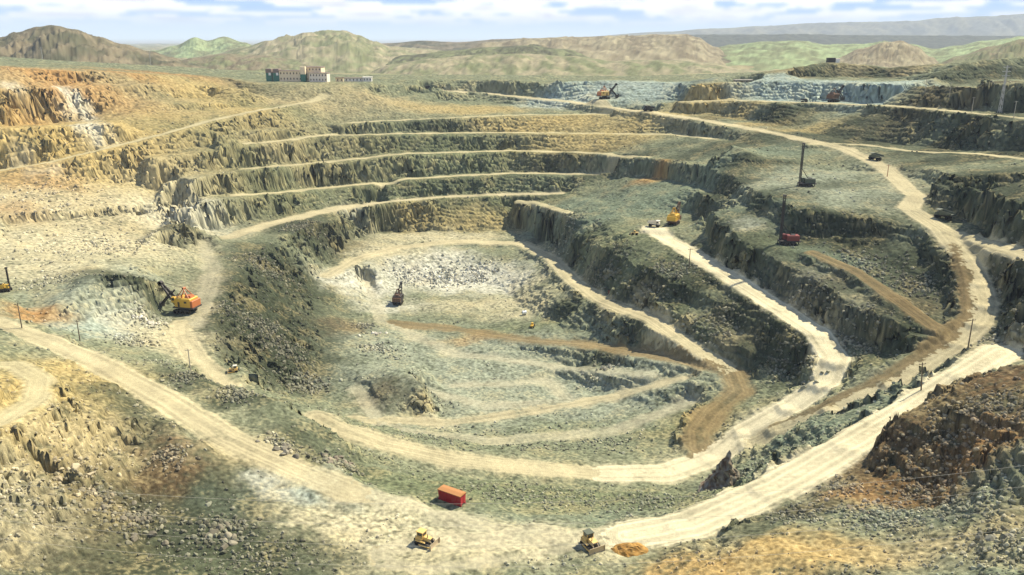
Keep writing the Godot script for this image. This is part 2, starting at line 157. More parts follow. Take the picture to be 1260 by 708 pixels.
const ZONES := [  # dark zones: some dark rock, those along cliff faces shade painted in
1,-296.8,-423.6,38,30,1.3,1,-276.6,-446,38,30,1.3,1,-251.5,-449.7,38,30,1.3,1,-233.2,-467.3,38,30,1.3,2,-255,-420.6,13,12,1.3,2,-238.3,-421.2,13,12,1.3,2,-278.7,-473.4,13,12,1.3,2,-278,-507.3,13,12,1.3,2,-306.6,-527.4,30,14,0.8,2,-276.2,-527.6,30,14,0.8,2,-266.9,-573.5,30,14,0.8,2,-306,-520.7,30,14,0.8,8,-211.2,-499.1,26,10,0.9,8,-184,-520.7,26,10,0.9,8,-168.8,-575.5,26,10,0.9,8,-211.8,-541.9,26,10,0.9,2,-239.3,-385.5,10,10,1.2,2,-158.3,-256,8,7,1.6,1,-213.5,-507.3,34,26,0.9,1,-188.1,-550.9,34,26,0.9,1,-218.4,-590.8,34,26,0.9,2,-297.5,-503.4,45,18,0.6,2,-260.6,-527.4,45,18,0.6,2,-261.3,-627.5,45,18,0.6,0,-297.5,-503.4,60,18,1,0,-256.1,-539.2,60,18,1,3,-249,-397.5,26,22,0.95,3,-220,-402.7,26,22,0.95,3,-213.3,-352.6,26,22,0.95,3,-192.8,-369.3,26,22,0.95,3,-199.9,-430.2,26,22,0.95,3,-184.1,-311.8,26,22,0.95,3,-176.6,-357.8,26,22,0.95,3,-243.4,-333.4,26,22,0.95,0,-193.8,-396.2,22,16,0.8,0,-218.5,-409.3,22,16,0.8,0,-232.9,-382,22,16,0.8,4,-177.3,-420.6,20,12,1.1,3,-188.7,-423.9,18,10,1,7,-166.1,-391,12,9,1.6,7,-154.5,-300.1,12,6,1.8,7,-146.6,-302.5,8,5,1.5,9,-150.1,-314.1,12,10,0.8,9,-143.5,-270.6,12,9,2.2,4,-139,-266.1,7,6,1.6,10,-141.5,-257.4,9,8,1.2,9,-155.2,-273.7,12,9,0.9,7,-149.9,-282.6,9,4,2.5,7,-143,-286.5,9,4,2.5,4,-133.8,-271.9,7,7,0.6,3,-117.1,-264.9,14,12,1.3,3,-128.9,-325.1,7,16,0.8,7,-117.8,-441.8,17,15,1.9,7,-115.6,-377.7,17,15,1.9,7,-109.4,-335.9,17,15,1.9,7,-98.42,-308.5,17,15,1.9,7,-87.8,-292.2,17,15,1.9,7,-94.18,-275.1,17,15,1.9,7,-112.9,-439.1,17,15,1.9,7,-107.4,-456.2,17,15,1.9,7,-115.8,-325.2,17,15,1.9,7,-80.39,-280.9,17,15,1.9,7,-102.5,-293,17,15,1.9,7,-105.4,-367.1,17,15,1.9,7,-91.8,-326.8,17,15,1.9,6,-75.43,-338.3,10,10,0.9,6,-108.3,-448.7,10,10,0.5,9,-58.63,-284.8,15,14,1,7,-41.24,-261.7,11,8,1.3,6,-44.08,-261.7,8,8,0.9,1,-30.39,-253.8,4,5,2.2,9,-21.25,-280.2,24,17,1,9,3.024,-279.1,24,17,1,9,19.59,-255.9,24,17,1,9,-22.98,-305.9,24,17,1,9,-51.91,-324.4,24,17,1,9,-3.256,-303.4,24,17,1,9,-19.75,-258,24,17,1,9,42.29,-259.4,24,17,1,3,-68.14,-440.4,26,9,0.9,3,-33.86,-471.5,26,9,0.9,3,-63.41,-475.7,26,9,0.9,4,-57.21,-423.5,13,9,1.6,4,-39.54,-421.5,13,9,1.6,4,-21.8,-419,13,9,1.6,4,-29.97,-408.9,13,9,1.6,4,-13.08,-419,13,9,1.6,4,-38.44,-436.5,13,9,1.6,4,-71.68,-404.5,13,9,1.6,4,-4.216,-403.8,13,9,1.6,4,-82.92,-397.1,13,9,1.6,4,-59.44,-375.5,14,8,0.7,3,-11.89,-375.5,30,10,0.8,3,3.763,-355,15,9,0.6,5,-108.9,-453.5,8,6,1.2,4,-100.9,-482.4,6,6,1.1,1,-60.41,-494.2,14,7,0.9,3,-79.6,-455.4,20,10,0.8,8,0,-331.4,24,6,0.7,2,-19.11,-324.3,12,4,0.8,3,12.33,-394.3,10,10,0.7,8,-144.4,-480.1,42,16,0.75,8,-121.9,-532.4,42,16,0.75,8,-97.2,-545.6,42,16,0.75,8,-60.7,-556.7,42,16,0.75,8,-16.53,-558.4,42,16,0.75,8,-36.58,-523.4,42,16,0.75,8,-81.08,-505.3,42,16,0.75,8,-132.5,-468.3,42,16,0.75,8,-5.136,-510.7,42,16,0.75,1,-18.81,-640.9,36,11,0.75,1,-55.19,-627.5,36,11,0.75,1,11.71,-594.7,36,11,0.75,1,40.97,-594.7,36,11,0.75,1,84.66,-573.5,36,11,0.75,1,27.84,-562.3,36,11,0.75,1,-20.11,-494.7,36,11,0.75,1,59.78,-548.3,36,11,0.75,0,-148.8,-519.9,40,18,0.7,0,-177.2,-469.8,40,18,0.7,0,-112.2,-544.4,40,18,0.7,0,-150.5,-594.1,40,18,0.7,0,-97.77,-627.1,40,18,0.7,2,81.48,-479.1,9,6,1.6,1,86.68,-475.9,6,5,1,5,48.23,-432.1,20,14,0.8,5,72.85,-423,20,14,0.8,5,33.66,-474.5,20,14,0.8,5,88.95,-419.3,20,14,0.8,5,69.49,-459.3,20,14,0.8,5,38.05,-414.9,20,14,0.8,8,36.28,-388.5,16,14,0.7,8,56.44,-360.4,16,14,0.7,8,69.46,-330.2,16,14,0.7,8,82.87,-312.7,16,14,0.7,8,95.76,-299.3,16,14,0.7,8,49.66,-367.1,16,14,0.7,7,67.32,-322.9,11,10,0.9,7,82.68,-313.4,11,10,0.9,7,96.35,-290.5,11,10,0.9,7,99.94,-282.2,11,10,0.9,5,105.3,-333.3,13,14,0.55,5,110.3,-298,13,14,0.55,5,116.9,-275.1,13,14,0.55,5,106.7,-278.8,13,14,0.55,5,114.6,-255.3,13,14,0.55,5,97.32,-341.6,13,14,0.55,4,95.81,-280.6,7,9,0.55,4,105.9,-268.2,7,9,0.55,4,108.8,-241,7,9,0.55,4,96.99,-327.7,7,9,0.55,7,116,-307.2,13,11,1.2,7,130.1,-295.2,13,11,1.2,7,135.6,-267.6,13,11,1.2,7,136.8,-252.8,13,11,1.2,7,112,-345.6,13,11,1.2,7,108,-397.9,13,11,1.2,9,123.2,-371.1,24,14,0.6,9,143.2,-345.8,24,14,0.6,9,143,-385.3,24,14,0.6,9,149.1,-326.6,24,14,0.6,7,95.87,-278.7,12,11,1.1,7,107.9,-262.9,12,11,1.1,7,115,-240.3,12,11,1.1,7,86.83,-311.8,12,11,1.1,7,117.5,-228.8,12,11,1.1,6,107.7,-264.7,9,9,1.2,6,132.1,-298.8,10,6,0.6,6,127.4,-242.6,14,7,0.6,7,128.3,-481.4,40,14,0.9,7,174,-477.9,40,14,0.9,7,201.6,-454.5,40,14,0.9,7,224.9,-413.8,40,14,0.9,1,146.1,-552.1,20,7,0.7,1,158.4,-520.7,20,7,0.7,1,176.8,-499.1,20,7,0.7,1,134.6,-572.8,20,7,0.7,10,38.15,-653.5,22,11,4,10,57.22,-653.5,22,11,4,10,78.82,-648.1,22,11,4,10,98.69,-633.8,22,11,4,10,115.3,-623.4,22,11,4,4,47.3,-648.6,18,8,1.5,4,72.53,-648.6,18,8,1.2,10,177.7,-588.7,20,9,4,10,191.7,-570.7,20,9,4,10,209.9,-567.3,20,9,4,10,220.2,-544.6,20,9,4,10,233.7,-533,20,9,4,10,239.2,-516.7,20,9,4,1,143.3,-588.7,22,12,1.1,6,253.6,-472.8,45,16,0.8,7,253.6,-472.8,60,14,1,7,133.5,-623.4,9,9,3,7,209.4,-382.4,24,13,0.9,7,190,-315.8,24,13,0.9,7,187.8,-328.5,24,13,0.9,7,174.1,-307.3,16,9,1.4,7,174.7,-282,16,9,1.4,7,151.7,-241.5,14,14,1.2,7,142.6,-216.9,14,14,1.2,7,159.4,-251.8,14,14,1.2,5,166.8,-286.7,22,8,0.7,5,136.8,-443.9,26,14,0.7,7,115,-412.4,9,7,1.2,0,130.3,-206.2,6,5,1.4,3,133.5,-210,5,5,1.2,8,-13.83,-174.9,16,10,0.8,8,13.99,-176,16,10,0.8,8,33.65,-174.4,16,10,0.8,8,-28.93,-170.7,16,10,0.8,8,2.052,-181.7,16,10,0.8,5,-12.31,-153.7,14,5,0.9,10,-44.56,-161,9,4,2.6,4,-52.72,-159.8,4.5,3,3,5,1.725,-150.2,10,5,0.8,5,23.23,-156.3,10,5,0.5,5,78.99,-193.9,10,8,0.8,5,99.36,-193.9,10,8,0.8,5,63.61,-178.3,10,8,0.8,5,87.02,-183.8,10,8,0.8,8,98.09,-245.5,10,9,0.9,8,105.6,-228.1,10,9,0.9,8,91.41,-226.6,10,9,0.9,3,-30.99,-150.4,18,6,0.9,3,-1.66,-143.8,20,6,0.9,3,-26.95,-158,12,5,0.6,1,57.31,-224.5,8,8,0.8,1,-113.1,-176.9,12,11,1.2,1,-100.9,-149.9,12,11,1.2,1,-117.1,-201.4,12,11,1.2,1,-120.8,-161,12,11,1.2,3,-90.91,-132.4,8,7,1.2,3,-87.87,-123.8,8,7,1.2,3,-97.27,-154,8,7,1.2,0,-91.24,-154.4,10,8,1,0,-93.63,-169.6,10,8,1,0,-88.25,-144.7,10,8,1,7,-97.16,-189,7,6,1.1,7,-105.7,-194.6,7,6,1.1,7,-89.06,-179.8,7,6,1.1,6,-80.32,-170.3,6,6,1.6,6,-75.6,-162.6,6,6,1.6,6,-76.88,-156.4,6,6,1.6,6,-80.53,-147.5,12,8,0.5,6,-81.25,-133.5,12,8,0.5,7,-70.41,-142.6,13,8,1.3,7,-72.12,-129.1,13,8,1.3,7,-56.97,-141.3,13,8,1.3,7,-80.66,-121.1,13,8,1.3,7,-46.79,-134,13,8,1.3,7,-69.45,-148.5,13,8,1.3,7,-66.09,-158.1,13,8,1.3,7,-81.52,-149.9,13,8,1.3,5,-62.38,-152.4,13,6,0.8,0,-84.47,-126.4,12,6,0.7,7,-74.96,-126.3,22,8,0.7,8,-58.96,-133.3,22,8,0.6,7,-54,-153.2,10,6,0.7,7,-39.19,-134.7,18,7,0.6,7,-91.58,-211.3,8,6,1,7,-72.81,-201.7,8,6,1,7,-55.86,-186.8,8,6,1,7,-43.78,-177.9,8,6,1,0,-62.95,-170.8,14,7,0.7,6,84.66,-159.7,14,10,1.5,6,91.98,-161.5,14,10,1.5,6,100.6,-159,14,10,1.5,6,106.7,-158.6,14,10,1.5,6,81.75,-149.1,8,8,1.8,6,86.32,-148.9,8,8,1.8,7,79.74,-153.6,5,5,2.5,7,82.33,-146.7,5,5,2.5,7,84.6,-145,5,5,2.5,8,96.89,-155.2,8,5,1.2,8,92.39,-162.5,8,5,1.2,8,102.9,-154.7,8,5,1.2,2,86.2,-141.3,9,5,1.5,2,80.09,-147.9,9,5,0.9,6,92.15,-138.6,14,9,1.3,2,69.15,-145,9,4,0.6,5,81.98,-130.9,14,6,0.5,5,86.94,-126.2,14,6,0.5,5,66.27,-134.6,14,6,0.5,5,75.89,-130,14,6,0.5,0,68.56,-121,17,8,0.7,0,75.91,-115.2,17,8,0.7,2,36.95,-127,10,6,0.35,2,48.56,-127.1,10,6,0.35,2,51.97,-120.6,10,6,0.35,2,32.65,-126.8,10,6,0.35,1,36.95,-127,11,6,1.1,1,48.56,-127.1,11,6,1.1,1,51.97,-120.6,11,6,1.1,5,75.71,-106.6,14,7,0.7,7,57.4,-143.7,9,5,0.7,7,50.1,-140.9,8,4,0.6,8,51.1,-230.3,14,7,0.7,8,18.48,-237.9,14,7,0.7,4,-270.8,-511.1,5,5,4.5,4,-270.3,-512.8,5,5,4.5,4,-268.1,-511.2,5,5,4.5,4,-265.2,-508.5,5,5,4.5,4,-261.1,-503.9,5,5,4.5,4,-251.8,-489.6,5,5,4.5,4,-241.7,-472.5,5,5,4.5,4,-237.3,-466.4,5,5,4.5,4,-243.6,-469.3,5,5,4.5,4,-233.1,-465.6,5,5,4.5,4,-242.9,-429.3,5,5,1.6,4,-253.2,-427.4,5,5,1.6,4,-291.5,-489.7,5,5,1.6,4,-265.2,-438.6,5,5,1.6,7,213.1,-611.9,16,7,1.6,7,239.2,-618.4,16,7,1.6,7,260.5,-611.9,16,7,1.6,7,277.4,-603.4,16,7,1.6,7,283.6,-547.3,16,7,1.6,7,307.8,-558.1,16,7,1.6,7,332.4,-563.6,16,7,1.6,7,359.7,-563.6,16,7,1.6,0,202.9,-607.7,12,7,1.2,0,251.2,-618.8,12,7,1.2,0,284.2,-599.5,12,7,1.2,7,30.44,-422.8,12,9,1.1,7,46.98,-346.7,12,9,1.1,7,64.02,-304.8,12,9,1.1,7,75.02,-271.8,12,9,1.1,7,85.27,-257.1,12,9,1.1,7,83.28,-337.5,12,9,1.1,7,89.74,-287.4,12,9,1.1,7,103.9,-267.4,12,9,1.1,7,112.7,-241.3,12,9,1.1,7,104,-381.2,16,8,1.1,7,110.7,-320.1,12,9,1.1,7,130.8,-304.1,12,9,1.1,7,139.1,-274.9,12,9,1.1,7,140.6,-259.7,12,9,1.1,7,141.5,-360.3,16,8,1.1,7,155.8,-326.6,16,8,1.1,7,131.6,-411.7,16,8,1.1,7,153.1,-249.3,12,9,1.1,7,144.4,-224,12,9,1.1,7,177.3,-314.7,16,8,1.1,7,178.5,-288.9,16,8,1.1,7,198.7,-383.2,16,8,1.1,7,183.7,-454.5,16,8,1.1,7,212.7,-413.8,16,8,1.1,7,219.5,-369.6,16,8,1.1,7,168.6,-520.7,16,8,1.1,7,135.3,-552.1,16,8,1.1,7,171,-279.7,12,9,1.1,7,-123.9,-542.6,34,6,1,7,-71.74,-556.7,34,6,1,7,-16.81,-565.2,34,6,1,7,-92.89,-515.4,34,6,1,7,-36.82,-526,34,6,1,7,-133.8,-475.1,34,6,1,7,16.1,-537.4,34,6,1,7,-74.26,-490.1,34,6,1,7,-15.33,-507.3,34,6,1,7,37.71,-542.6,34,6,1,7,-40.41,-585.8,34,6,1,7,67.03,-516.4,34,6,1,3,-57.03,-689.2,8.514,8.514,0.16,3,-38.57,-688.7,8.514,8.514,0.16,3,-20.12,-688.2,8.514,8.514,0.16,3,-3.548,-677.7,8.514,8.514,0.16,3,13.02,-667.2,8.514,8.514,0.16,3,28.56,-655.9,8.514,8.514,0.16,3,44.09,-644.6,8.514,8.514,0.16,3,55.09,-631.6,8.514,8.514,0.16,3,66.08,-618.5,8.514,8.514,0.16,3,77.08,-605.5,8.514,8.514,0.16,3,87.76,-592.6,8.514,8.514,0.16,3,98.44,-579.8,8.514,8.514,0.16,3,109.1,-567,8.514,8.514,0.16,3,119.8,-554.2,8.514,8.514,0.16,3,127.8,-539.6,8.514,8.514,0.16,3,135.8,-525.1,8.514,8.514,0.16,3,143.8,-510.5,8.514,8.514,0.16,3,151.8,-496,8.514,8.514,0.16,3,158.3,-481.1,8.514,8.514,0.16,3,164.8,-466.3,8.514,8.514,0.16,3,171.3,-451.4,8.514,8.514,0.16,3,177.9,-436.6,8.514,8.514,0.16,3,178.1,-420.4,8.514,8.514,0.16,3,178.3,-404.2,8.514,8.514,0.16,3,178.5,-387.9,8.514,8.514,0.16,3,175.6,-373.9,8.514,8.514,0.16,3,172.8,-359.8,8.514,8.514,0.16,3,169.9,-345.8,8.514,8.514,0.16,3,167,-331.8,8.514,8.514,0.16,3,156,-314.9,8.514,8.514,0.16,3,156.2,-288.1,8.514,8.514,0.16,3,151.2,-262.3,8.514,8.514,0.16,3,146.8,-245.4,8.514,8.514,0.16,3,142.8,-233.5,8.514,8.514,0.16,3,137.1,-225.3,8.514,8.514,0.16,3,128.2,-218.5,8.514,8.514,0.16,3,105.3,-206.7,8.514,8.514,0.16,3,89.72,-204.9,8.514,8.514,0.16,3,75.56,-207.6,8.514,8.514,0.16,3,156.2,-288.1,8.041,8.041,0.16,3,159.4,-272.5,8.041,8.041,0.16,3,158.7,-257.6,8.041,8.041,0.16,3,157.9,-242.7,8.041,8.041,0.16,3,156.3,-225.1,8.041,8.041,0.16,3,154.7,-207.5,8.041,8.041,0.16,3,132.9,-205.2,10.406,10.406,0.16,3,117.5,-194.3,10.406,10.406,0.16,3,97.23,-181.2,10.406,10.406,0.16,3,78.93,-169.4,10.406,10.406,0.16,3,56.55,-156.4,10.406,10.406,0.16,3,37.1,-147.1,10.406,10.406,0.16,3,26.72,-145.1,5.676,5.676,0.16,3,15.85,-144.8,5.676,5.676,0.16,3,1.681,-146,5.676,5.676,0.16,3,65.05,-374,9.46,9.46,0.16,3,69.23,-356.7,9.46,9.46,0.16,3,73.42,-339.5,9.46,9.46,0.16,3,76.88,-325.7,9.46,9.46,0.16,3,80.33,-311.8,9.46,9.46,0.16,3,83.79,-298,9.46,9.46,0.16,3,88.3,-282.5,9.46,9.46,0.16,3,92.81,-267,9.46,9.46,0.16,3,98.53,-247.3,9.46,9.46,0.16,3,98.88,-231.5,9.46,9.46,0.16,3,92.93,-222.8,9.46,9.46,0.16,3,82.13,-217.7,9.46,9.46,0.16,3,68.2,-213,9.46,9.46,0.16,3,57.16,-204.9,9.46,9.46,0.16,3,42.44,-198.9,9.46,9.46,0.16,3,24.63,-199.3,7.568,7.568,0.16,3,4.527,-202,7.568,7.568,0.16,3,-15.97,-204.2,7.568,7.568,0.16,3,-34.56,-207.4,7.568,7.568,0.16,3,-47.76,-211,7.568,7.568,0.16,3,-87.14,-229.5,5.676,5.676,0.16,3,-103.7,-247.7,5.676,5.676,0.16,3,-114.3,-265.1,5.676,5.676,0.16,3,-218.7,-265.1,8.041,8.041,0.16,3,-203.6,-258,8.041,8.041,0.16,3,-188.4,-250.9,8.041,8.041,0.16,3,-173.2,-243.7,8.041,8.041,0.16,3,-158,-236.6,8.041,8.041,0.16,3,-138.5,-227.8,8.041,8.041,0.16,3,-126.4,-220.1,8.041,8.041,0.16,3,-114.4,-212.4,8.041,8.041,0.16,3,-92.44,-197.2,8.041,8.041,0.16,3,-80.93,-188.1,8.041,8.041,0.16,3,-69.43,-179.1,8.041,8.041,0.16,3,-48.71,-166.9,8.041,8.041,0.16,3,-93.9,-401.2,7.568,7.568,0.16,3,-89.19,-415.6,7.568,7.568,0.16,3,-84.47,-430,7.568,7.568,0.16,3,-74.79,-440.8,7.568,7.568,0.16,3,-65.1,-451.6,7.568,7.568,0.16,3,-49.18,-457.1,7.568,7.568,0.16,3,-33.26,-462.5,7.568,7.568,0.16,3,-14.29,-459.3,7.568,7.568,0.16,3,4.689,-456.1,7.568,7.568,0.16,3,10.3,-442.8,7.568,7.568,0.16,3,15.9,-429.4,7.568,7.568,0.16,3,21.51,-416.1,7.568,7.568,0.16,3,23.95,-400.3,7.568,7.568,0.16,3,26.39,-384.6,7.568,7.568,0.16,3,28.83,-368.8,7.568,7.568,0.16,3,33.37,-348.4,7.568,7.568,0.16,3,37.9,-328.1,7.568,7.568,0.16,3,45.53,-311.9,7.568,7.568,0.16,3,53.15,-295.7,7.568,7.568,0.16,3,57.99,-281.4,7.568,7.568,0.16,3,62.84,-267.1,7.568,7.568,0.16,3,-53.61,-243.8,4.73,4.73,0.16,3,-36.22,-244.1,4.73,4.73,0.16,3,-18.84,-244.5,4.73,4.73,0.16,3,-5.242,-249.3,4.73,4.73,0.16,3,8.352,-254.1,4.73,4.73,0.16,3,22.41,-255.9,4.73,4.73,0.16,3,36.47,-257.6,4.73,4.73,0.16,3,-155.1,-396.8,4.73,4.73,0.16,3,-148.6,-381.8,4.73,4.73,0.16,3,-142.1,-366.9,4.73,4.73,0.16,3,-135.6,-351.9,4.73,4.73,0.16,3,-129,-336.9,4.73,4.73,0.16,3,-124.2,-317.8,4.73,4.73,0.16,3,-119.4,-298.7,4.73,4.73,0.16,3,-147.2,-410.1,10.406,10.406,0.16,3,-140.8,-424.5,10.406,10.406,0.16,3,-134.4,-438.9,10.406,10.406,0.16,3,-126.7,-450.8,10.406,10.406,0.16,3,-119,-462.7,10.406,10.406,0.16,3,-111.3,-474.5,10.406,10.406,0.16,3,-103.6,-486.4,10.406,10.406,0.16,3,-103.6,-486.4,5.676,5.676,0.16,3,-85.03,-495.6,5.676,5.676,0.16,3,-66.41,-504.8,5.676,5.676,0.16,3,-51.39,-509.5,5.676,5.676,0.16,3,-36.37,-514.1,5.676,5.676,0.16,3,-20.8,-516.1,5.676,5.676,0.16,3,-5.231,-518,5.676,5.676,0.16,3,12.81,-513.7,5.676,5.676,0.16,3,-33.79,-147.1,13,6,0.6,3,-22.57,-151.7,13,6,0.6,3,-11.72,-145.3,13,6,0.6,3,1.659,-143.7,13,6,0.6,3,-23.66,-135.5,13,6,0.6,3,-40.49,-154.8,13,6,0.6,7,12.57,-494.6,8,5.5,4.5,7,23.18,-453.5,8,5.5,4.5,7,34.84,-398,8,5.5,4.5,7,42.83,-359.5,8,5.5,4.5,7,57.22,-322.9,8,5.5,4.5,7,70.92,-300.6,8,5.5,4.5,7,79.98,-274.8,8,5.5,4.5,7,87.41,-255.7,8,5.5,4.5,7,92.76,-242.7,8,5.5,4.5,7,84.92,-331.3,8,5.5,4.5,7,88.8,-301.6,8,5.5,4.5,7,96.34,-280.5,8,5.5,4.5,7,104.7,-262.6,8,5.5,4.5,7,110.7,-240.4,8,5.5,4.5,7,116.6,-227.8,8,5.5,4.5,7,103.9,-381.8,11,5.5,4.5,7,108.4,-339.4,11,5.5,4.5,7,116.7,-309.3,8,5.5,4.5,7,132,-299.8,8,5.5,4.5,7,142.6,-282.6,8,5.5,4.5,7,144,-256.3,8,5.5,4.5,7,177.5,-329.6,11,5.5,4.5,7,175.3,-301.6,11,5.5,4.5,7,170.9,-273.9,11,5.5,4.5,7,172.5,-532.5,11,5.5,4.5,7,197.1,-488.5,11,5.5,4.5,7,224.6,-474.7,11,5.5,4.5,7,231,-425.2,11,5.5,4.5,7,226.9,-376.1,11,5.5,4.5,7,258.2,-472.8,11,5.5,4.5,7,250.4,-503.7,11,5.5,4.5,7,255,-428.5,11,5.5,4.5,7,24.83,-336.7,7,5,2,7,39.02,-320.6,7,5,2,7,50.4,-295.8,7,5,2,7,33.92,-286,7,5,2,8,59.01,-293,9,8,1.2,8,69.57,-271.3,9,8,1.2,8,27.96,-384.9,9,8,1.2,8,45.58,-334.9,9,8,1.2,0,49.06,-312.3,6,5,0.9,0,62.62,-282.2,6,5,0.9,0,75.51,-262.2,6,5,0.9,0,34.55,-370.5,6,5,0.9,0,102.8,-249,6,5,0.9,0,94.57,-273.7,6,5,0.9
]
const RUBBLE := [
[-59.0,-142.4,7,260,0.8],
[-75.0,-142.4,8,300,0.7],
[-86.0,-146.4,8,300,0.7],
[-57.3,-177.6,6,250,0.8],
[-42.8,-178.0,5,250,0.9],
[-75.6,-204.2,6,250,0.8],
[-91.7,-211.9,6,250,0.7],
[-102.3,-224.0,6,150,0.6],
[-129.6,-275.0,7,300,0.9],
[-127.9,-255.4,7,200,0.9],
[-76.3,-271.0,9,400,1],
[-90.1,-290.5,12,500,1],
[-101.3,-298.6,12,400,0.9],
[-114.6,-367.1,14,500,0.9],
[-114.1,-435.0,12,400,0.9],
[-37.1,-419.0,12,300,1.1],
[-17.6,-423.5,12,300,1.1],
[-56.7,-419.0,10,200,1],
[-66.1,-346.5,6,90,1],
[-57.3,-315.7,7,120,1],
[32.8,-275.6,6,250,0.9],
[92.3,-230.5,6,200,0.8],
[87.1,-245.1,6,200,0.8],
[81.3,-129.5,9,350,0.65],
[77.4,-109.4,8,300,0.6],
[69.0,-133.9,8,300,0.6],
[83.3,-144.7,7,250,0.6],
[69.7,-150.6,6,200,0.6],
[58.0,-140.8,6,250,0.6],
[91.7,-151.5,10,400,0.7],
[98.9,-150.8,10,300,0.7],
[71.6,-133.1,10,300,0.5],
[13.8,-173.3,14,400,0.6],
[-2.0,-176.4,10,250,0.6],
[33.0,-170.9,10,300,0.6],
[57.4,-182.2,6,150,0.7],
[-22.6,-226.4,14,250,0.7],
[2.5,-225.7,14,250,0.7],
[27.6,-226.4,14,250,0.7],
[62.8,-315.6,14,400,0.9],
[72.4,-273.3,10,300,0.9],
[40.0,-349.8,12,400,0.9],
[26.3,-426.9,12,300,1],
[106.8,-238.4,10,300,0.8],
[97.2,-264.3,10,300,0.8],
[135.2,-259.7,12,300,0.9],
[127.4,-280.6,12,300,0.9],
[154.2,-241.5,10,300,0.8],
[137.6,-215.7,8,200,0.8],
[-170.8,-287.0,12,250,0.8],
[-145.7,-289.8,8,250,0.8],
[-232.0,-403.0,30,300,1.1],
[-187.3,-365.3,25,300,1],
[-189.6,-341.5,25,250,0.9],
[-49.7,-309.1,8,100,0.8],
[-26.0,-264.7,8,120,0.8],
[-48.1,-133.3,8,250,0.6],
[-90.1,-132.9,7,200,0.6],
[-77.9,-166.3,5,200,0.7],
[95.0,-202.6,10,200,0.6],
[71.7,-184.6,10,200,0.6]]
const BOULDERS := [
[-57.6,-140.7,5,14,"grey boulder in the heap on the dark near ground below the brown crag",1,Vector3(0.20,0.18,0.12)],
[-73.8,-141.4,6.5,14,"brown grey boulder strewn in the hollow under the pale near hill",0.9,Vector3(0.17,0.15,0.10)],
[-86.3,-147.0,5.5,12,"tan boulder at the foot of the pale near slope",0.95,Vector3(0.36,0.30,0.18)],
[-55.1,-176.4,4.5,10,"dark boulder on the berm beside the near haul road",1,Vector3(0.17,0.155,0.11)],
[-43.0,-178.8,4,10,"boulder in the pile where berm and ring road meet",1,Vector3(0.24,0.20,0.14)],
[-128.9,-273.3,4.5,12,"pale boulder fallen at the foot of the muck pile before the yellow shovel",1.15,Vector3(0.55,0.52,0.42)],
[-76.1,-275.9,5.5,12,"dark boulder at the foot of the black rubble slope",1.2,Vector3(0.14,0.145,0.10)],
[-60.1,-332.4,5,8,"pale boulder lying alone on the pit floor",1,Vector3(0.58,0.54,0.42)],
[78.3,-111.8,5,10,"grey boulder on the near stony slope below the brown hill",0.75,Vector3(0.24,0.23,0.16)],
[67.6,-141.2,6,10,"boulder at the edge of the near ochre ground",0.7,Vector3(0.28,0.23,0.15)],
[90.7,-226.3,4,8,"boulder under the switchback of the pale ramp",1,Vector3(0.22,0.22,0.15)],
[34.6,-278.2,4.5,10,"boulder in the broken knob on the pit floor",1.1,Vector3(0.30,0.29,0.21)]]
const PADS := [[-123.3,-290.7,9,52.0],[-56.0,-380.4,8,26.0],[76.4,-376.0,11,67.0],[70.0,-628.9,9,107.7],[207.2,-535.4,9,112.2],[67.3,-376.5,5,65.7],[106.0,-303.2,8,75.1],[131.7,-361.3,8,87.7],[-179.8,-275.3,6,64.8],[-17.6,-142.0,5,52.8],[15.7,-140.9,5,52.8],[-88.1,-238.1,4,49.7],[57.0,-368.2,4,63.7],[8.7,-329.3,4,32.0],[5.6,-351.4,3,30.0],[-13.8,-164.4,6,48.7],[-164.0,-652.8,34,119.7],[-123.9,-672.2,18,118.8],[241.0,-634.5,9,134.2],[167.7,-607.7,11,119.5],[-69.9,-690.1,6,110.8],[96.1,-583.2,6,102.4],[43.1,-337.3,3,44.5]]

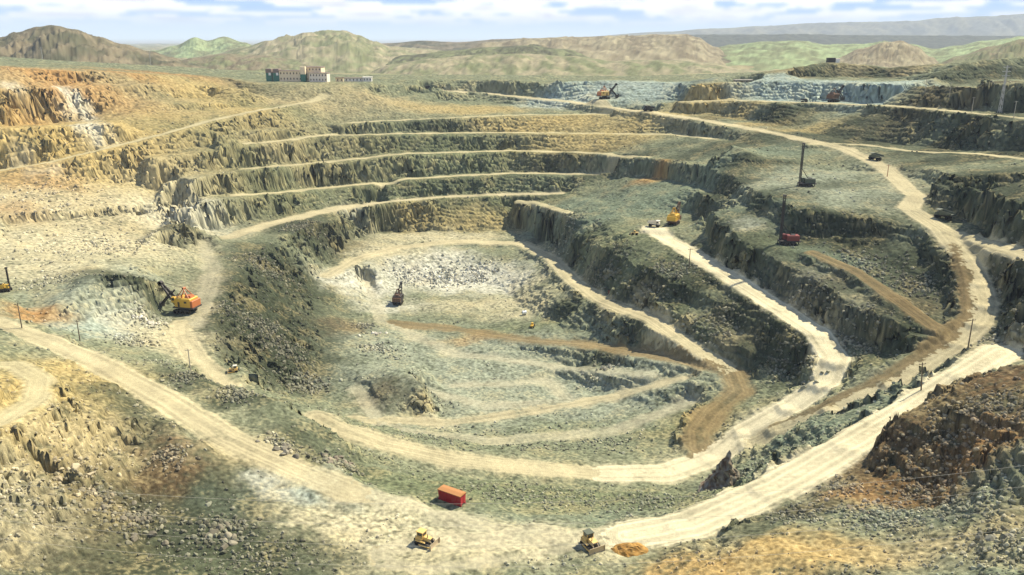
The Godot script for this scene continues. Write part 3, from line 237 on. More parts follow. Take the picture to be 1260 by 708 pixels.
const HILLS := [
[[-1050,121.3,-1036.5,-790,132.8,-1040,-690,142.3,-1042.9,-630,153.8,-1046.4,-610,159.6,-1048.1,-585,166.3,-1050.1,-565,168.2,-1050.7,-540,163.4,-1049.3,-510,154.8,-1046.6,-480,146.2,-1044,-445,137.6,-1041.4,-420,130.9,-1039.4,-395,123.2,-1037,-370,117.5,-1035.3],430,Vector3(0.115,0.115,0.08),Vector3(0.235,0.20,0.14),0.9],
[[-1196,110.2,-2705.4,-1144,120.1,-2708.4,-1079,135.1,-2712.9,-1014,160,-2720.5,-975,150,-2717.5,-923,162.4,-2721.3,-858,145,-2716,-806,125.1,-2709.9,-754,110.2,-2705.4],700,Vector3(0.21,0.225,0.13),Vector3(0.33,0.40,0.22),1.1],
[[-779,102.7,-1971.5,-703,117.3,-1975.9,-627,135.5,-1981.4,-570,150,-1985.9,-513,160.9,-1989.2,-484.5,168.2,-1991.4,-427.5,170,-1991.9,-389.5,171.8,-1992.5,-361,162.7,-1989.7,-323,148.2,-1985.3,-285,137.3,-1982,-209,131.8,-1980.3,-133,120.9,-1977,-57,106.4,-1972.6],1150,Vector3(0.21,0.225,0.13),Vector3(0.36,0.32,0.22),0.75],
[[-667,116.7,-3020.9,-580,130.6,-3025.1,-435,141.7,-3028.5,-319,150,-3031,-203,144.5,-3029.4,-29,155.5,-3032.7,87,158.3,-3033.6,203,155.5,-3032.7,377,150,-3031],600,Vector3(0.115,0.115,0.08),Vector3(0.235,0.20,0.14),0.9],
[[-294,99.1,-1447.8,-238,112.5,-1451.9,-182,125.9,-1455.9,-98,133.9,-1458.4,-42,139.3,-1460,28,142,-1460.8,84,136.6,-1459.2,154,120.5,-1454.3,210,104.5,-1449.4],600,Vector3(0.115,0.115,0.08),Vector3(0.21,0.225,0.13),0.75],
[[-140,123.2,-2082.2,-60,146.2,-2089.2,60,155.7,-2092.1,140,158.6,-2093,260,160.5,-2093.6,340,163.4,-2094.4,430,165.3,-2095,456,157.7,-2092.7,500,134.7,-2085.7,550,107.9,-2077.6],1050,Vector3(0.235,0.20,0.14),Vector3(0.36,0.32,0.22),0.55],
[[1045,181.6,-5758.1,1265,189.5,-5760.5,1705,189.5,-5760.5,2145,186.8,-5759.7,2585,184.2,-5758.9,3025,181.6,-5758.1,3465,181.6,-5758.1,4785,181.6,-5758.1],500,Vector3(0.115,0.115,0.08),Vector3(0.115,0.115,0.08),0.5],
[[483,106,-2390.6,552,128,-2397.2,621,136.8,-2399.9,713,147.8,-2403.3,805,150,-2403.9,897,139,-2400.6,989,141.2,-2401.3,1058,147.8,-2403.3,1127,141.2,-2401.3,1196,128,-2397.2,1265,136.8,-2399.9,1334,150,-2403.9,1449,158.8,-2406.6,1610,163.2,-2407.9],1400,Vector3(0.33,0.40,0.22),Vector3(0.21,0.225,0.13),0.75],
[[563.5,103.8,-1187.9,598,117,-1191.9,632.5,129.1,-1195.6,678.5,142.3,-1199.6,724.5,152.2,-1202.6,782,158.8,-1204.6,943,165.4,-1206.6],520,Vector3(0.21,0.225,0.13),Vector3(0.235,0.20,0.14),0.8],
[[481,105.2,-1345.1,520,122.6,-1350.4,559,137.6,-1355,598,147.5,-1358,621.4,150,-1358.7,647.4,141.3,-1356.1,669.5,125.1,-1351.2,695.5,107.7,-1345.9],520,Vector3(0.235,0.20,0.14),Vector3(0.36,0.32,0.22),0.8],
[[100,169.1,-10457.7,700,188.3,-10463.5,1900,255.2,-10483.9,2500,293.5,-10495.5,3100,322.2,-10504.2,3700,355.7,-10514.4,4300,370.1,-10518.8,4900,379.6,-10521.7,5300,417.9,-10533.3,5900,437,-10539.1,6300,465.7,-10547.9,8700,532.7,-10568.2],1600,Vector3(0.2,0.2,0.17),Vector3(0.3,0.28,0.2),1],
[[-587.5,102.2,-1291.9,-537.5,114.1,-1295.6,-487.5,124.9,-1298.8,-437.5,130.9,-1300.7,-387.5,128.5,-1299.9,-337.5,122.5,-1298.1,-275,115.3,-1295.9,-225,106.9,-1293.4,-175,97.4,-1290.5],360,Vector3(0.235,0.20,0.14),Vector3(0.21,0.225,0.13),0.8],
[[-235.2,98.6,-1155,-201.6,108.2,-1157.9,-168,117.9,-1160.8,-112,126.4,-1163.4,-56,130.7,-1164.7,11.2,132.9,-1165.4,78.4,129.6,-1164.4,145.6,123.2,-1162.5,212.8,124.3,-1162.8,268.8,121.1,-1161.8,324.8,111.4,-1158.9,369.6,100.7,-1155.6],300,Vector3(0.21,0.225,0.13),Vector3(0.36,0.32,0.22),0.8],
[[-153,107.7,-1764,-51,124,-1768.9,51,135.4,-1772.4,153,141.9,-1774.3,255,143.5,-1774.8,340,137,-1772.9,425,124,-1768.9,510,104.5,-1763],520,Vector3(0.235,0.20,0.14),Vector3(0.115,0.115,0.08),0.8],
]

# linear base colours of the ground's matter; near-black also paints shade on cliffs
const ROCK := [
	Vector3(0.43, 0.345, 0.195), Vector3(0.51, 0.375, 0.155), Vector3(0.46, 0.235, 0.08), Vector3(0.60, 0.53, 0.355), Vector3(0.68, 0.655, 0.545),
	Vector3(0.165, 0.21, 0.155), Vector3(0.14, 0.08, 0.04), Vector3(0.032, 0.040, 0.025), Vector3(0.15, 0.172, 0.095), Vector3(0.325, 0.35, 0.27), Vector3(0.37, 0.44, 0.395)]
const ROAD_ROCK := [Vector3(0.56, 0.485, 0.31), Vector3(0.72, 0.64, 0.44), Vector3(0.255, 0.185, 0.095), Vector3(0.54, 0.475, 0.295), Vector3(0.56, 0.505, 0.36)]
const ROAD_COVER := [0.84, 0.95, 0.78, 0.85, 0.5]
const BASE_ROCK := Vector3(0.205, 0.222, 0.145)

const CELL := 1.25
const GX0 := -560.0
const GZ0 := -1010.0
const GW := 897
const GH := 740
const ZCELL := 4.0
const ZW := 281
const ZH := 232

var rng := RandomNumberGenerator.new()
var height := PackedFloat32Array()
var road_w := PackedFloat32Array()      # 0..1 how much road
var road_d := PackedFloat32Array()      # distance from a road's centre line
var road_c := PackedByteArray()
var steep := PackedFloat32Array()
var calm := PackedFloat32Array()        # 0..1 how trodden and even the ground is
var zone_color := PackedVector3Array()
var n_warp := FastNoiseLite.new()
var n_warp2 := FastNoiseLite.new()
var n_fine := FastNoiseLite.new()
var n_mid := FastNoiseLite.new()
var n_big := FastNoiseLite.new()
var n_speck := FastNoiseLite.new()
var n_block := FastNoiseLite.new()


func _ready() -> void:
	rng.seed = 20240
	setup_view()
	setup_noise()
	setup_blocks()
	var t0 := Time.get_ticks_msec()
	build_height_grid()
	print("grid ", Time.get_ticks_msec() - t0)
	build_zone_grid()
	print("zones ", Time.get_ticks_msec() - t0)
	build_terrain()
	print("terrain ", Time.get_ticks_msec() - t0)
	build_hills()
	print("hills ", Time.get_ticks_msec() - t0)
	machines()
	poles_and_cables()
	buildings()
	heaps()
	boulders()
	print("things ", Time.get_ticks_msec() - t0)
	scatter_rubble()

	print("all ", Time.get_ticks_msec() - t0)


# ------------------------------------------------------------------ view, sky, sun
func setup_view() -> void:
	var cam := Camera3D.new()
	cam.name = "camera"
	cam.position = Vector3(0, 150, 0)
	cam.rotation_degrees = Vector3(-16.909, 0, 0)
	cam.fov = 38.99
	cam.near = 1.0
	cam.far = 40000.0
	add_child(cam)
	cam.current = true

	var sun := DirectionalLight3D.new()
	sun.name = "sun"
	sun.light_color = Color(1.0, 0.96, 0.88)
	sun.light_energy = 1.6
	sun.light_angular_distance = 0.5
	sun.shadow_enabled = true
	add_child(sun)
	sun.look_at_from_position(Vector3(0.62, 0.88, -0.40) * 100.0, Vector3.ZERO, Vector3.UP)

	var env := Environment.new()
	env.background_mode = Environment.BG_SKY
	env.sky = Sky.new()
	env.sky.sky_material = sky_panorama()
	env.background_energy_multiplier = 1.0
	env.tonemap_mode = Environment.TONE_MAPPER_LINEAR
	env.tonemap_exposure = 1.75
	env.sdfgi_enabled = true
	env.ssao_enabled = true
	env.ssil_enabled = true
	env.fog_enabled = true
	env.fog_density = 0.00007
	env.fog_light_color = Color(0.84, 0.90, 0.95)
	var we := WorldEnvironment.new()
	we.name = "environment"
	we.environment = env
	add_child(we)


func sky_panorama() -> PanoramaSkyMaterial:
	# air that pales towards the horizon, with a broken layer of clouds all round
	var w := 2048
	var h := 1024
	var n := FastNoiseLite.new()
	n.seed = 11
	n.noise_type = FastNoiseLite.TYPE_SIMPLEX_SMOOTH
	n.frequency = 1.0
	n.fractal_octaves = 5
	var img := Image.create(w, h, false, Image.FORMAT_RGBF)
	var low := Color(0.70, 0.80, 0.90)
	img.fill(Color(0.42, 0.40, 0.34))
	for y in 516:
		var up := (0.5 - (y + 0.5) / h) * PI
		var se := maxf(sin(up), 0.0)
		var air := Color(0.62, 0.72, 0.78).lerp(Color(0.25, 0.41, 0.66), smoothstep(0.0, 0.04, se))
		air = air.lerp(Color(0.05, 0.13, 0.33), smoothstep(0.04, 0.55, se))
		var lay := 1.0 / (se + 0.055)           # the cloud layer seen edge-on near the horizon
		var step := 1 if se < 0.12 else 4
		var c := air
		for x in w:
			if x % step == 0:
				var a := (x + 0.5) / w * TAU
				var v := n.get_noise_3d(cos(a) * lay * 0.62 + 3.0, sin(a) * lay * 0.62, lay * 0.5)
				var cl := smoothstep(-0.02, 0.12, v + 0.15 - 0.34 * smoothstep(0.05, 0.40, se)) * smoothstep(0.012, 0.030, se)
				var core := smoothstep(0.12, 0.5, v)
				c = air.lerp(Color(0.90, 0.86, 0.87).lerp(Color(0.58, 0.56, 0.62), core), cl * 0.9)
			img.set_pixel(x, y, c)
	var m := PanoramaSkyMaterial.new()
	m.panorama = ImageTexture.create_from_image(img)
	return m


func setup_noise() -> void:
	for a in [[n_warp, 1, 0.075, 3], [n_warp2, 2, 0.075, 3], [n_fine, 3, 0.42, 3], [n_mid, 4, 0.06, 4], [n_big, 5, 0.012, 4], [n_speck, 6, 0.8, 2]]:
		a[0].seed = 40 + a[1]
		a[0].frequency = a[2]
		a[0].noise_type = FastNoiseLite.TYPE_SIMPLEX_SMOOTH
		a[0].fractal_octaves = a[3]


func setup_blocks() -> void:
	n_block.seed = 9
	n_block.noise_type = FastNoiseLite.TYPE_CELLULAR
	n_block.cellular_return_type = FastNoiseLite.RETURN_CELL_VALUE
	n_block.cellular_jitter = 1.0
	n_block.fractal_type = FastNoiseLite.FRACTAL_NONE
	n_block.frequency = 0.22


# ------------------------------------------------------------------ the shape of the pit
func build_height_grid() -> void:
	var pts := PackedVector2Array()
	var hs := PackedFloat32Array()
	var seen := {}
	var all := []
	for l in LINES:
		all.append([l, 0])
	for r in ROADS:
		if r[0] >= 9:
			all.append([r[3], 1])
	for al in all:
		var l: Array = al[0]
		var n: int = l.size() / 3
		for i in n - 1:
			var a := Vector3(l[i * 3], l[i * 3 + 1], l[i * 3 + 2])
			var b := Vector3(l[i * 3 + 3], l[i * 3 + 4], l[i * 3 + 5])
			var far := maxf(absf(a.z), absf(b.z))
			var sp := 3.2 if far < 450.0 else (4.5 if far < 640.0 else (10.0 if far < 760.0 else 30.0))
			var k := maxi(1, int(ceil(a.distance_to(b) / sp)))
			for j in (k + 1 if i == n - 2 else k):
				var p := a.lerp(b, float(j) / k)
				var key := Vector2i(roundi(p.x / 1.6), roundi(p.z / 1.6))
				if seen.has(key):
					continue
				seen[key] = true
				pts.append(Vector2(p.x + rng.randf_range(-0.05, 0.05), p.z + rng.randf_range(-0.05, 0.05)))
				hs.append(p.y)
	var tri := Geometry2D.triangulate_delaunay(pts)
	print("points ", pts.size(), " triangles ", tri.size() / 3)
	height.resize(GW * GH)
	height.fill(-1.0)
	for t in range(0, tri.size(), 3):
		var ia := tri[t]
		var ib := tri[t + 1]
		var ic := tri[t + 2]
		var a := pts[ia]
		var b := pts[ib]
		var c := pts[ic]
		var den := (b.y - c.y) * (a.x - c.x) + (c.x - b.x) * (a.y - c.y)
		if absf(den) < 1e-6:
			continue
		var ha := hs[ia]
		var hb := hs[ib]
		var hc := hs[ic]
		var x0 := maxi(0, int(floor((minf(a.x, minf(b.x, c.x)) - GX0) / CELL)))
		var x1 := mini(GW - 1, int(ceil((maxf(a.x, maxf(b.x, c.x)) - GX0) / CELL)))
		var y0 := maxi(0, int(floor((minf(a.y, minf(b.y, c.y)) - GZ0) / CELL)))
		var y1 := mini(GH - 1, int(ceil((maxf(a.y, maxf(b.y, c.y)) - GZ0) / CELL)))
		var dux := (b.y - c.y) / den
		var duy := (c.x - b.x) / den
		var dvx := (c.y - a.y) / den
		var dvy := (a.x - c.x) / den
		for y in range(y0, y1 + 1):
			var pz := GZ0 + y * CELL - c.y
			for x in range(x0, x1 + 1):
				var px := GX0 + x * CELL - c.x
				var u := dux * px + duy * pz
				var v := dvx * px + dvy * pz
				if u >= -0.001 and v >= -0.001 and u + v <= 1.001:
					height[y * GW + x] = u * ha + v * hb + (1.0 - u - v) * hc
	# cells outside the net of points take the height of the nearest row inside
	for x in GW:
		var last := 121.0
		for y in GH:
			if height[y * GW + x] < 0.0:
				height[y * GW + x] = last
			else:
				last = height[y * GW + x]
	road_w.resize(GW * GH)
	road_d.resize(GW * GH)
	road_d.fill(99.0)
	road_c.resize(GW * GH)
	var flat := PackedFloat32Array()
	flat.resize(GW * GH)
	var level := PackedFloat32Array()
	level.resize(GW * GH)
	for r in ROADS:
		var hw: float = r[0] * 0.5
		var soft: float = r[2]
		var reach := hw + soft + 5.0
		var l: Array = r[3]
		for i in l.size() / 3 - 1:
			var a := Vector2(l[i * 3], l[i * 3 + 2])
			var b := Vector2(l[i * 3 + 3], l[i * 3 + 5])
			var ha: float = l[i * 3 + 1]
			var hb: float = l[i * 3 + 4]
			var ab := b - a
			var len2 := ab.length_squared()
			for y in range(maxi(0, int((minf(a.y, b.y) - reach - GZ0) / CELL)), mini(GH, int((maxf(a.y, b.y) + reach - GZ0) / CELL) + 1)):
				for x in range(maxi(0, int((minf(a.x, b.x) - reach - GX0) / CELL)), mini(GW, int((maxf(a.x, b.x) + reach - GX0) / CELL) + 1)):
					var p := Vector2(GX0 + x * CELL, GZ0 + y * CELL)
					var t := clampf((p - a).dot(ab) / len2, 0.0, 1.0)
					var d := (a + ab * t).distance_to(p)
					if d < reach:
						var k := y * GW + x
						var f := 1.0 - smoothstep(hw, hw + minf(soft + 3.0, 4.0), d)
						if f > flat[k]:
							flat[k] = f
							level[k] = lerpf(ha, hb, t)
						var w := 1.0 - smoothstep(hw - soft * 0.5, hw + soft, d)
						if w > road_w[k] or (w > 0.0 and w == road_w[k] and d < road_d[k]):
							road_w[k] = w
							road_d[k] = d
							road_c[k] = r[1]
	for k in GW * GH:
		if flat[k] > 0.0:
			height[k] = lerpf(height[k], level[k], flat[k] * 0.9)
	calm = road_w.duplicate()
	for p in PADS:
		var r: float = p[2]
		for y in range(int((p[1] - r * 1.7 - GZ0) / CELL), int((p[1] + r * 1.7 - GZ0) / CELL) + 1):
			for x in range(maxi(0, int((p[0] - r * 1.7 - GX0) / CELL)), mini(GW - 1, int((p[0] + r * 1.7 - GX0) / CELL) + 1)):
				var d := Vector2(GX0 + x * CELL - p[0], GZ0 + y * CELL - p[1]).length()
				var f := 1.0 - smoothstep(r * 0.8, r * 1.6, d)
				var k := y * GW + x
				height[k] = lerpf(height[k], p[3], f)
				calm[k] = maxf(calm[k], f)
	# weathering rounds the edges a little; then where is it steep
	var h2 := height.duplicate()
	steep.resize(GW * GH)
	for y in range(1, GH - 1):
		for x in range(1, GW - 1):
			var k := y * GW + x
			h2[k] = height[k] * 0.5 + (height[k - 1] + height[k + 1] + height[k - GW] + height[k + GW]) * 0.125
			var gx := height[k + 1] - height[k - 1]
			var gz := height[k + GW] - height[k - GW]
			steep[k] = smoothstep(0.22, 1.0, sqrt(gx * gx + gz * gz) / (2.0 * CELL))
	height = h2


func at_grid(a: PackedFloat32Array, x: float, z: float) -> float:
	var fx := clampf((x - GX0) / CELL, 0.0, GW - 1.01)
	var fz := clampf((z - GZ0) / CELL, 0.0, GH - 1.01)
	var ix := int(fx)
	var iz := int(fz)
	fx -= ix
	fz -= iz
	var k := iz * GW + ix
	var p := a[k] + (a[k + 1] - a[k]) * fx
	return p + (a[k + GW] + (a[k + GW + 1] - a[k + GW]) * fx - p) * fz


func ground(x: float, z: float) -> float:
	var r := sqrt(x * x + z * z)
	if r > 985.0:
		var s := 985.0 / r
		var e := at_grid(height, x * s, z * s)
		return lerpf(e, 100.0, smoothstep(985.0, 1500.0, r)) + (n_big.get_noise_2d(x * 0.25, z * 0.25) * 16.0 + n_big.get_noise_2d(x * 1.2, z * 1.2) * 5.0) * smoothstep(985.0, 1500.0, r)
	var st := at_grid(steep, x, z)
	var free := 1.0 - at_grid(calm, x, z)
	var near := smoothstep(100.0, 220.0, r)
	var k := free * (0.8 + st * (0.6 + 1.2 * near))
	var blk := 0.0
	if st > 0.05 and free > 0.1:
		near *= clampf(0.55 + n_big.get_noise_2d(x * 2.4, z * 2.4) * 2.2, 0.0, 1.25)
		blk = n_block.get_noise_2d(x + n_fine.get_noise_2d(z, x) * 1.2, z) * st * free * (0.3 + 0.7 * near)
	k = minf(k, free * (0.8 + st * (0.6 + 1.2 * near)))
	var wx := n_warp.get_noise_2d(x, z) * k + blk * 2.6
	var wz := n_warp2.get_noise_2d(x, z) * k + blk * 1.6
	var h := at_grid(height, x + wx, z + wz)
	h += n_mid.get_noise_2d(x, z) * (0.2 + free * (0.7 + st * 1.2))
	h += n_fine.get_noise_2d(x, z) * (0.04 + free * (0.13 + st * 0.75))
	if st > 0.05:
		# ledges where the beds of rock have broken back
		var s := (h + n_warp2.get_noise_2d(x * 0.4, z * 0.4) * 3.0) / 2.3
		var fr := s - floorf(s)
		h += (smoothstep(0.25, 0.75, fr) - fr) * 2.3 * st * free
	return h


func crag(x: float, y: float, z: float) -> Vector3:
	# broken rock: ledges and blocks standing out of the steep faces
	var st := at_grid(steep, x, z) * (1.0 - at_grid(calm, x, z))
	if st < 0.02:
		return Vector3.ZERO
	st *= clampf(0.65 + n_big.get_noise_2d(x * 2.4, z * 2.4) * 1.8, 0.25, 1.2)
	var a := n_warp2.get_noise_3d(x * 2.2, y * 3.4, z * 2.2)
	var b := n_fine.get_noise_3d(x * 0.8, y * 1.2, z * 0.8)
	var c := n_block.get_noise_3d(x * 1.5, y * 1.9, z * 1.5)
	return Vector3(a * 1.2 + b * 0.8 + c * 0.7, b * 0.3, a * -0.6 + b * 0.9 + c * 0.5) * st * smoothstep(100.0, 260.0, -z)


func build_zone_grid() -> void:
	zone_color.resize(ZW * ZH)
	var sum := PackedFloat32Array()
	sum.resize(ZW * ZH)
	for k in ZW * ZH:
		zone_color[k] = BASE_ROCK * 0.35
		sum[k] = 0.35
	for i in range(0, ZONES.size(), 6):
		var col: Vector3 = ROCK[ZONES[i]]
		var cx: float = ZONES[i + 1]
		var cz: float = ZONES[i + 2]
		var rx: float = ZONES[i + 3]
		var rz: float = ZONES[i + 4]
		var s: float = ZONES[i + 5]
		for y in range(maxi(0, int((cz - rz * 2.2 - GZ0) / ZCELL)), mini(ZH, int((cz + rz * 2.2 - GZ0) / ZCELL) + 2)):
			for x in range(maxi(0, int((cx - rx * 2.2 - GX0) / ZCELL)), mini(ZW, int((cx + rx * 2.2 - GX0) / ZCELL) + 2)):
				var dx := (GX0 + x * ZCELL - cx) / rx
				var dz := (GZ0 + y * ZCELL - cz) / rz
				var w := exp(-(dx * dx + dz * dz) * 1.1) * s
				zone_color[y * ZW + x] += col * w
				sum[y * ZW + x] += w
	for k in ZW * ZH:
		zone_color[k] /= sum[k]


func zone_at(x: float, z: float) -> Vector3:
	var fx := clampf((x - GX0) / ZCELL, 0.0, ZW - 1.01)
	var fz := clampf((z - GZ0) / ZCELL, 0.0, ZH - 1.01)
	var ix := int(fx)
	var iz := int(fz)
	var k := iz * ZW + ix
	return zone_color[k].lerp(zone_color[k + 1], fx - ix).lerp(zone_color[k + ZW].lerp(zone_color[k + ZW + 1], fx - ix), fz - iz)


func matter(x: float, y: float, z: float) -> Vector3:
	# colour of the ground here: mixed rock with ragged borders, painted cliff shade, stones of many tones, dust on the roads
	var m := n_mid.get_noise_3d(x + 300.0, y * 1.5, z)
	var w1 := n_warp.get_noise_2d(x, z)
	var w2 := n_warp2.get_noise_2d(x, z)
	var sp := n_speck.get_noise_3d(x, y, z)
	var fi := n_fine.get_noise_3d(x + 77.0, y, z - 31.0)
	var c := zone_at(x + w1 * 6.0 + fi * 1.6, z + w2 * 6.0)
	c = c.lerp(Vector3(0.43, 0.35, 0.185), clampf(m * 0.9 + sp * 0.6 - 0.14, 0.0, 0.32))
	c = c.lerp(Vector3(0.10, 0.115, 0.075), clampf(-m * 0.9 - fi * 0.9 - 0.10, 0.0, 0.6))
	c *= 1.0 + sp * 0.7 + fi * 0.36
	var rw := at_grid(road_w, x, z)
	if rw > 0.01:
		var k := clampi(int((z + fi * 2.2 + w2 * 2.0 - GZ0) / CELL + 0.5), 0, GH - 1) * GW + clampi(int((x + sp * 1.5 + w1 * 2.0 - GX0) / CELL + 0.5), 0, GW - 1)
		var rd := at_grid(road_d, x, z)
		var rc: Vector3 = ROAD_ROCK[road_c[k]]
		var rut := n_fine.get_noise_2d(rd * 1.9 + road_c[k] * 13.0, (x + z) * 0.018)
		rc *= 1.0 + rut * (0.65 if road_c[k] == 2 else 0.34) + m * 0.26 + sp * 0.12
		c = c.lerp(rc, smoothstep(0.05, 0.95, rw + w1 * 0.45 + fi * 0.30 + rut * 0.2) * ROAD_COVER[road_c[k]])
	return c.clamp(Vector3.ONE * 0.02, Vector3.ONE * 0.86)


func build_terrain() -> void:
	# one sheet that reaches the horizon; its net is finest near the pit's rim where the detail is largest
	var cols := 860
	var half := deg_to_rad(39.0)
	var rows := PackedFloat32Array()
	var r := 92.0
	while r < 16000.0:
		rows.append(r)
		if r < 760.0:
			r += (0.13 + 0.0018 * r) * 0.76
		elif r < 1000.0:
			r += 4.0
		else:
			r *= 1.03
	var nr := rows.size()
	print("rows ", nr)
	var verts := PackedVector3Array()
	verts.resize(cols * nr)
	var cl := PackedColorArray()
	cl.resize(cols * nr)
	for j in nr:
		var rr := rows[j]
		var far := rr > 985.0
		for i in cols:
			var a := lerpf(-half, half, float(i) / (cols - 1))
			var x := sin(a) * rr
			var z := -cos(a) * rr
			var y := ground(x, z)
			verts[j * cols + i] = Vector3(x, y, z) if far else Vector3(x, y, z) + crag(x, y, z)
			var c: Vector3
			if far:
				var m := n_big.get_noise_2d(x * 0.3, z * 0.3)
				c = Vector3(0.34, 0.30, 0.19).lerp(Vector3(0.22, 0.24, 0.13), clampf(m * 2.2 + 0.35, 0.0, 1.0)) * (1.0 + n_mid.get_noise_2d(x * 0.2, z * 0.2) * 0.6)
			else:
				c = matter(x, y, z)
			cl[j * cols + i] = Color(c.x, c.y, c.z)
	var norms := PackedVector3Array()
	norms.resize(cols * nr)
	for j in nr:
		var jd := mini(j, nr - 2) * cols
		var ju := jd + cols
		for i in cols:
			var i0 := mini(i, cols - 2)
			var e := verts[j * cols + i0 + 1] - verts[j * cols + i0]
			norms[j * cols + i] = e.cross(verts[ju + i] - verts[jd + i]).normalized()
	var idx := PackedInt32Array()
	idx.resize((cols - 1) * (nr - 1) * 6)
	var q := 0
	for j in nr - 1:
		for i in cols - 1:
			var k := j * cols + i
			idx[q] = k
			idx[q + 1] = k + cols
			idx[q + 2] = k + 1
			idx[q + 3] = k + 1
			idx[q + 4] = k + cols
			idx[q + 5] = k + cols + 1
			q += 6
	var arr := []
	arr.resize(Mesh.ARRAY_MAX)
	arr[Mesh.ARRAY_VERTEX] = verts
	arr[Mesh.ARRAY_NORMAL] = norms
	arr[Mesh.ARRAY_COLOR] = cl
	arr[Mesh.ARRAY_INDEX] = idx
	var mesh := ArrayMesh.new()
	mesh.add_surface_from_arrays(Mesh.PRIMITIVE_TRIANGLES, arr)
	var o := MeshInstance3D.new()
	o.name = "ground"
	o.mesh = mesh
	o.material_override = earth_material()
	o.set_meta("kind", "structure")
	o.set_meta("label", "terraced open pit ground of grey green rock with pale haul roads")
	add_child(o)


func grain(seed_n: int, freq: float, lo: float, hi: float) -> NoiseTexture2D:
	var n := NoiseTexture2D.new()
	n.width = 1024
	n.height = 1024
	n.seamless = true
	n.noise = FastNoiseLite.new()
	n.noise.seed = seed_n
	n.noise.frequency = freq
	n.noise.fractal_octaves = 5
	n.noise.fractal_gain = 0.62
	var g := Gradient.new()
	g.set_color(0, Color(lo, lo, lo * 0.95))
	g.set_color(1, Color(hi, hi, hi * 0.96))
	g.set_offset(0, 0.25)
	g.set_offset(1, 0.72)
	n.color_ramp = g
	return n


var earth: StandardMaterial3D


func earth_material() -> StandardMaterial3D:
	# grit and stones too small to model, on top of the colours of the rock itself
	if earth:
		return earth
	var m := StandardMaterial3D.new()
	m.vertex_color_use_as_albedo = true
	m.albedo_texture = grain(3, 0.09, 0.74, 1.0)
	m.uv1_triplanar = true
	m.uv1_world_triplanar = true
	m.uv1_scale = Vector3.ONE / 27.0
	m.normal_enabled = true
	var n := NoiseTexture2D.new()
	n.width = 1024
	n.height = 1024
	n.seamless = true
	n.as_normal_map = true
	n.bump_strength = 5.0
	n.noise = FastNoiseLite.new()
	n.noise.seed = 8
	n.noise.frequency = 0.09
	n.noise.fractal_octaves = 5
	m.normal_texture = n
	m.normal_scale = 0.35
	m.roughness = 0.95
	m.metallic_specular = 0.15
	earth = m
	return m


func build_hills() -> void:
	# crest points (x, elevation, z), depth of the slopes, colours
	for h in HILLS:
		var cr: Array = h[0]
		var n := 260
		var rows := 70
		var back: float = h[1]
		var c1: Vector3 = h[2]
		var c2: Vector3 = h[3]
		var far := Vector2(cr[0], cr[2]).length()
		var np: int = cr.size() / 3
		var verts := PackedVector3Array()
		var cl := PackedColorArray()
		for j in rows + 1:
			var t := lerpf(-1.0, 1.0, float(j) / rows)
			for i in n + 1:
				var s := float(i) / n * (np - 1)
				var b := mini(int(s), np - 2)
				var f := s - b
				var f2 := f * f * (3.0 - 2.0 * f)
				var p := Vector3(lerpf(cr[b * 3], cr[b * 3 + 3], f), lerpf(cr[b * 3 + 1], cr[b * 3 + 4], f2), lerpf(cr[b * 3 + 2], cr[b * 3 + 5], f))
				var base := 98.0
				var away := Vector3(p.x, 0, p.z).normalized()
				var g := n_big.get_noise_2d(p.x * 900.0 / far + 55.0, p.z * 0.2) 
				var q := p - away * (t * back)
				var at := absf(t)
				var prof: float = pow(1.0 - smoothstep(0.0, 1.0, at), h[4])
				var rise: float = p.y - base
				var gul := n_big.get_noise_3d(q.x * 2200.0 / far, q.z * 700.0 / far, far) * rise * 0.30 * smoothstep(0.0, 0.25, at) * (1.0 - at)
				gul += (absf(n_big.get_noise_2d(q.x * 4200.0 / far, q.z * 2600.0 / far)) - 0.2) * -rise * 0.22 * (0.12 + smoothstep(0.0, 0.3, at)) * (1.0 - at)
				q.y = base - 6.0 * at + rise * prof + gul
				verts.append(q)
				var m := n_big.get_noise_2d(q.x * 3000.0 / far, q.z * 1500.0 / far)
				var c := c1.lerp(c2, clampf(0.5 + m * 1.5 + g * 0.6, 0.0, 1.0))
				c *= 1.0 + n_mid.get_noise_2d(q.x * 2200.0 / far, q.z * 2200.0 / far) * 0.5
				cl.append(Color(c.x, c.y, c.z))
		var st := SurfaceTool.new()
		st.begin(Mesh.PRIMITIVE_TRIANGLES)
		for k in verts.size():
			st.set_color(cl[k])
			st.add_vertex(verts[k])
		for j in rows:
			for i in n:
				var k := j * (n + 1) + i
				for e in [k, k + 1, k + n + 1, k + 1, k + n + 2, k + n + 1]:
					st.add_index(e)
		st.generate_normals()
		var o := MeshInstance3D.new()
		o.name = "hill"
		o.mesh = st.commit()
		o.material_override = earth_material()
		o.set_meta("kind", "structure")
		add_child(o, true)


# ------------------------------------------------------------------ helpers
var used := {}
var mats := {}
var night := Basis.IDENTITY


func numbered(called: String) -> String:
	var n: int = used.get(called, 0)
	used[called] = n + 1
	return called if n == 0 else "%s_%03d" % [called, n]


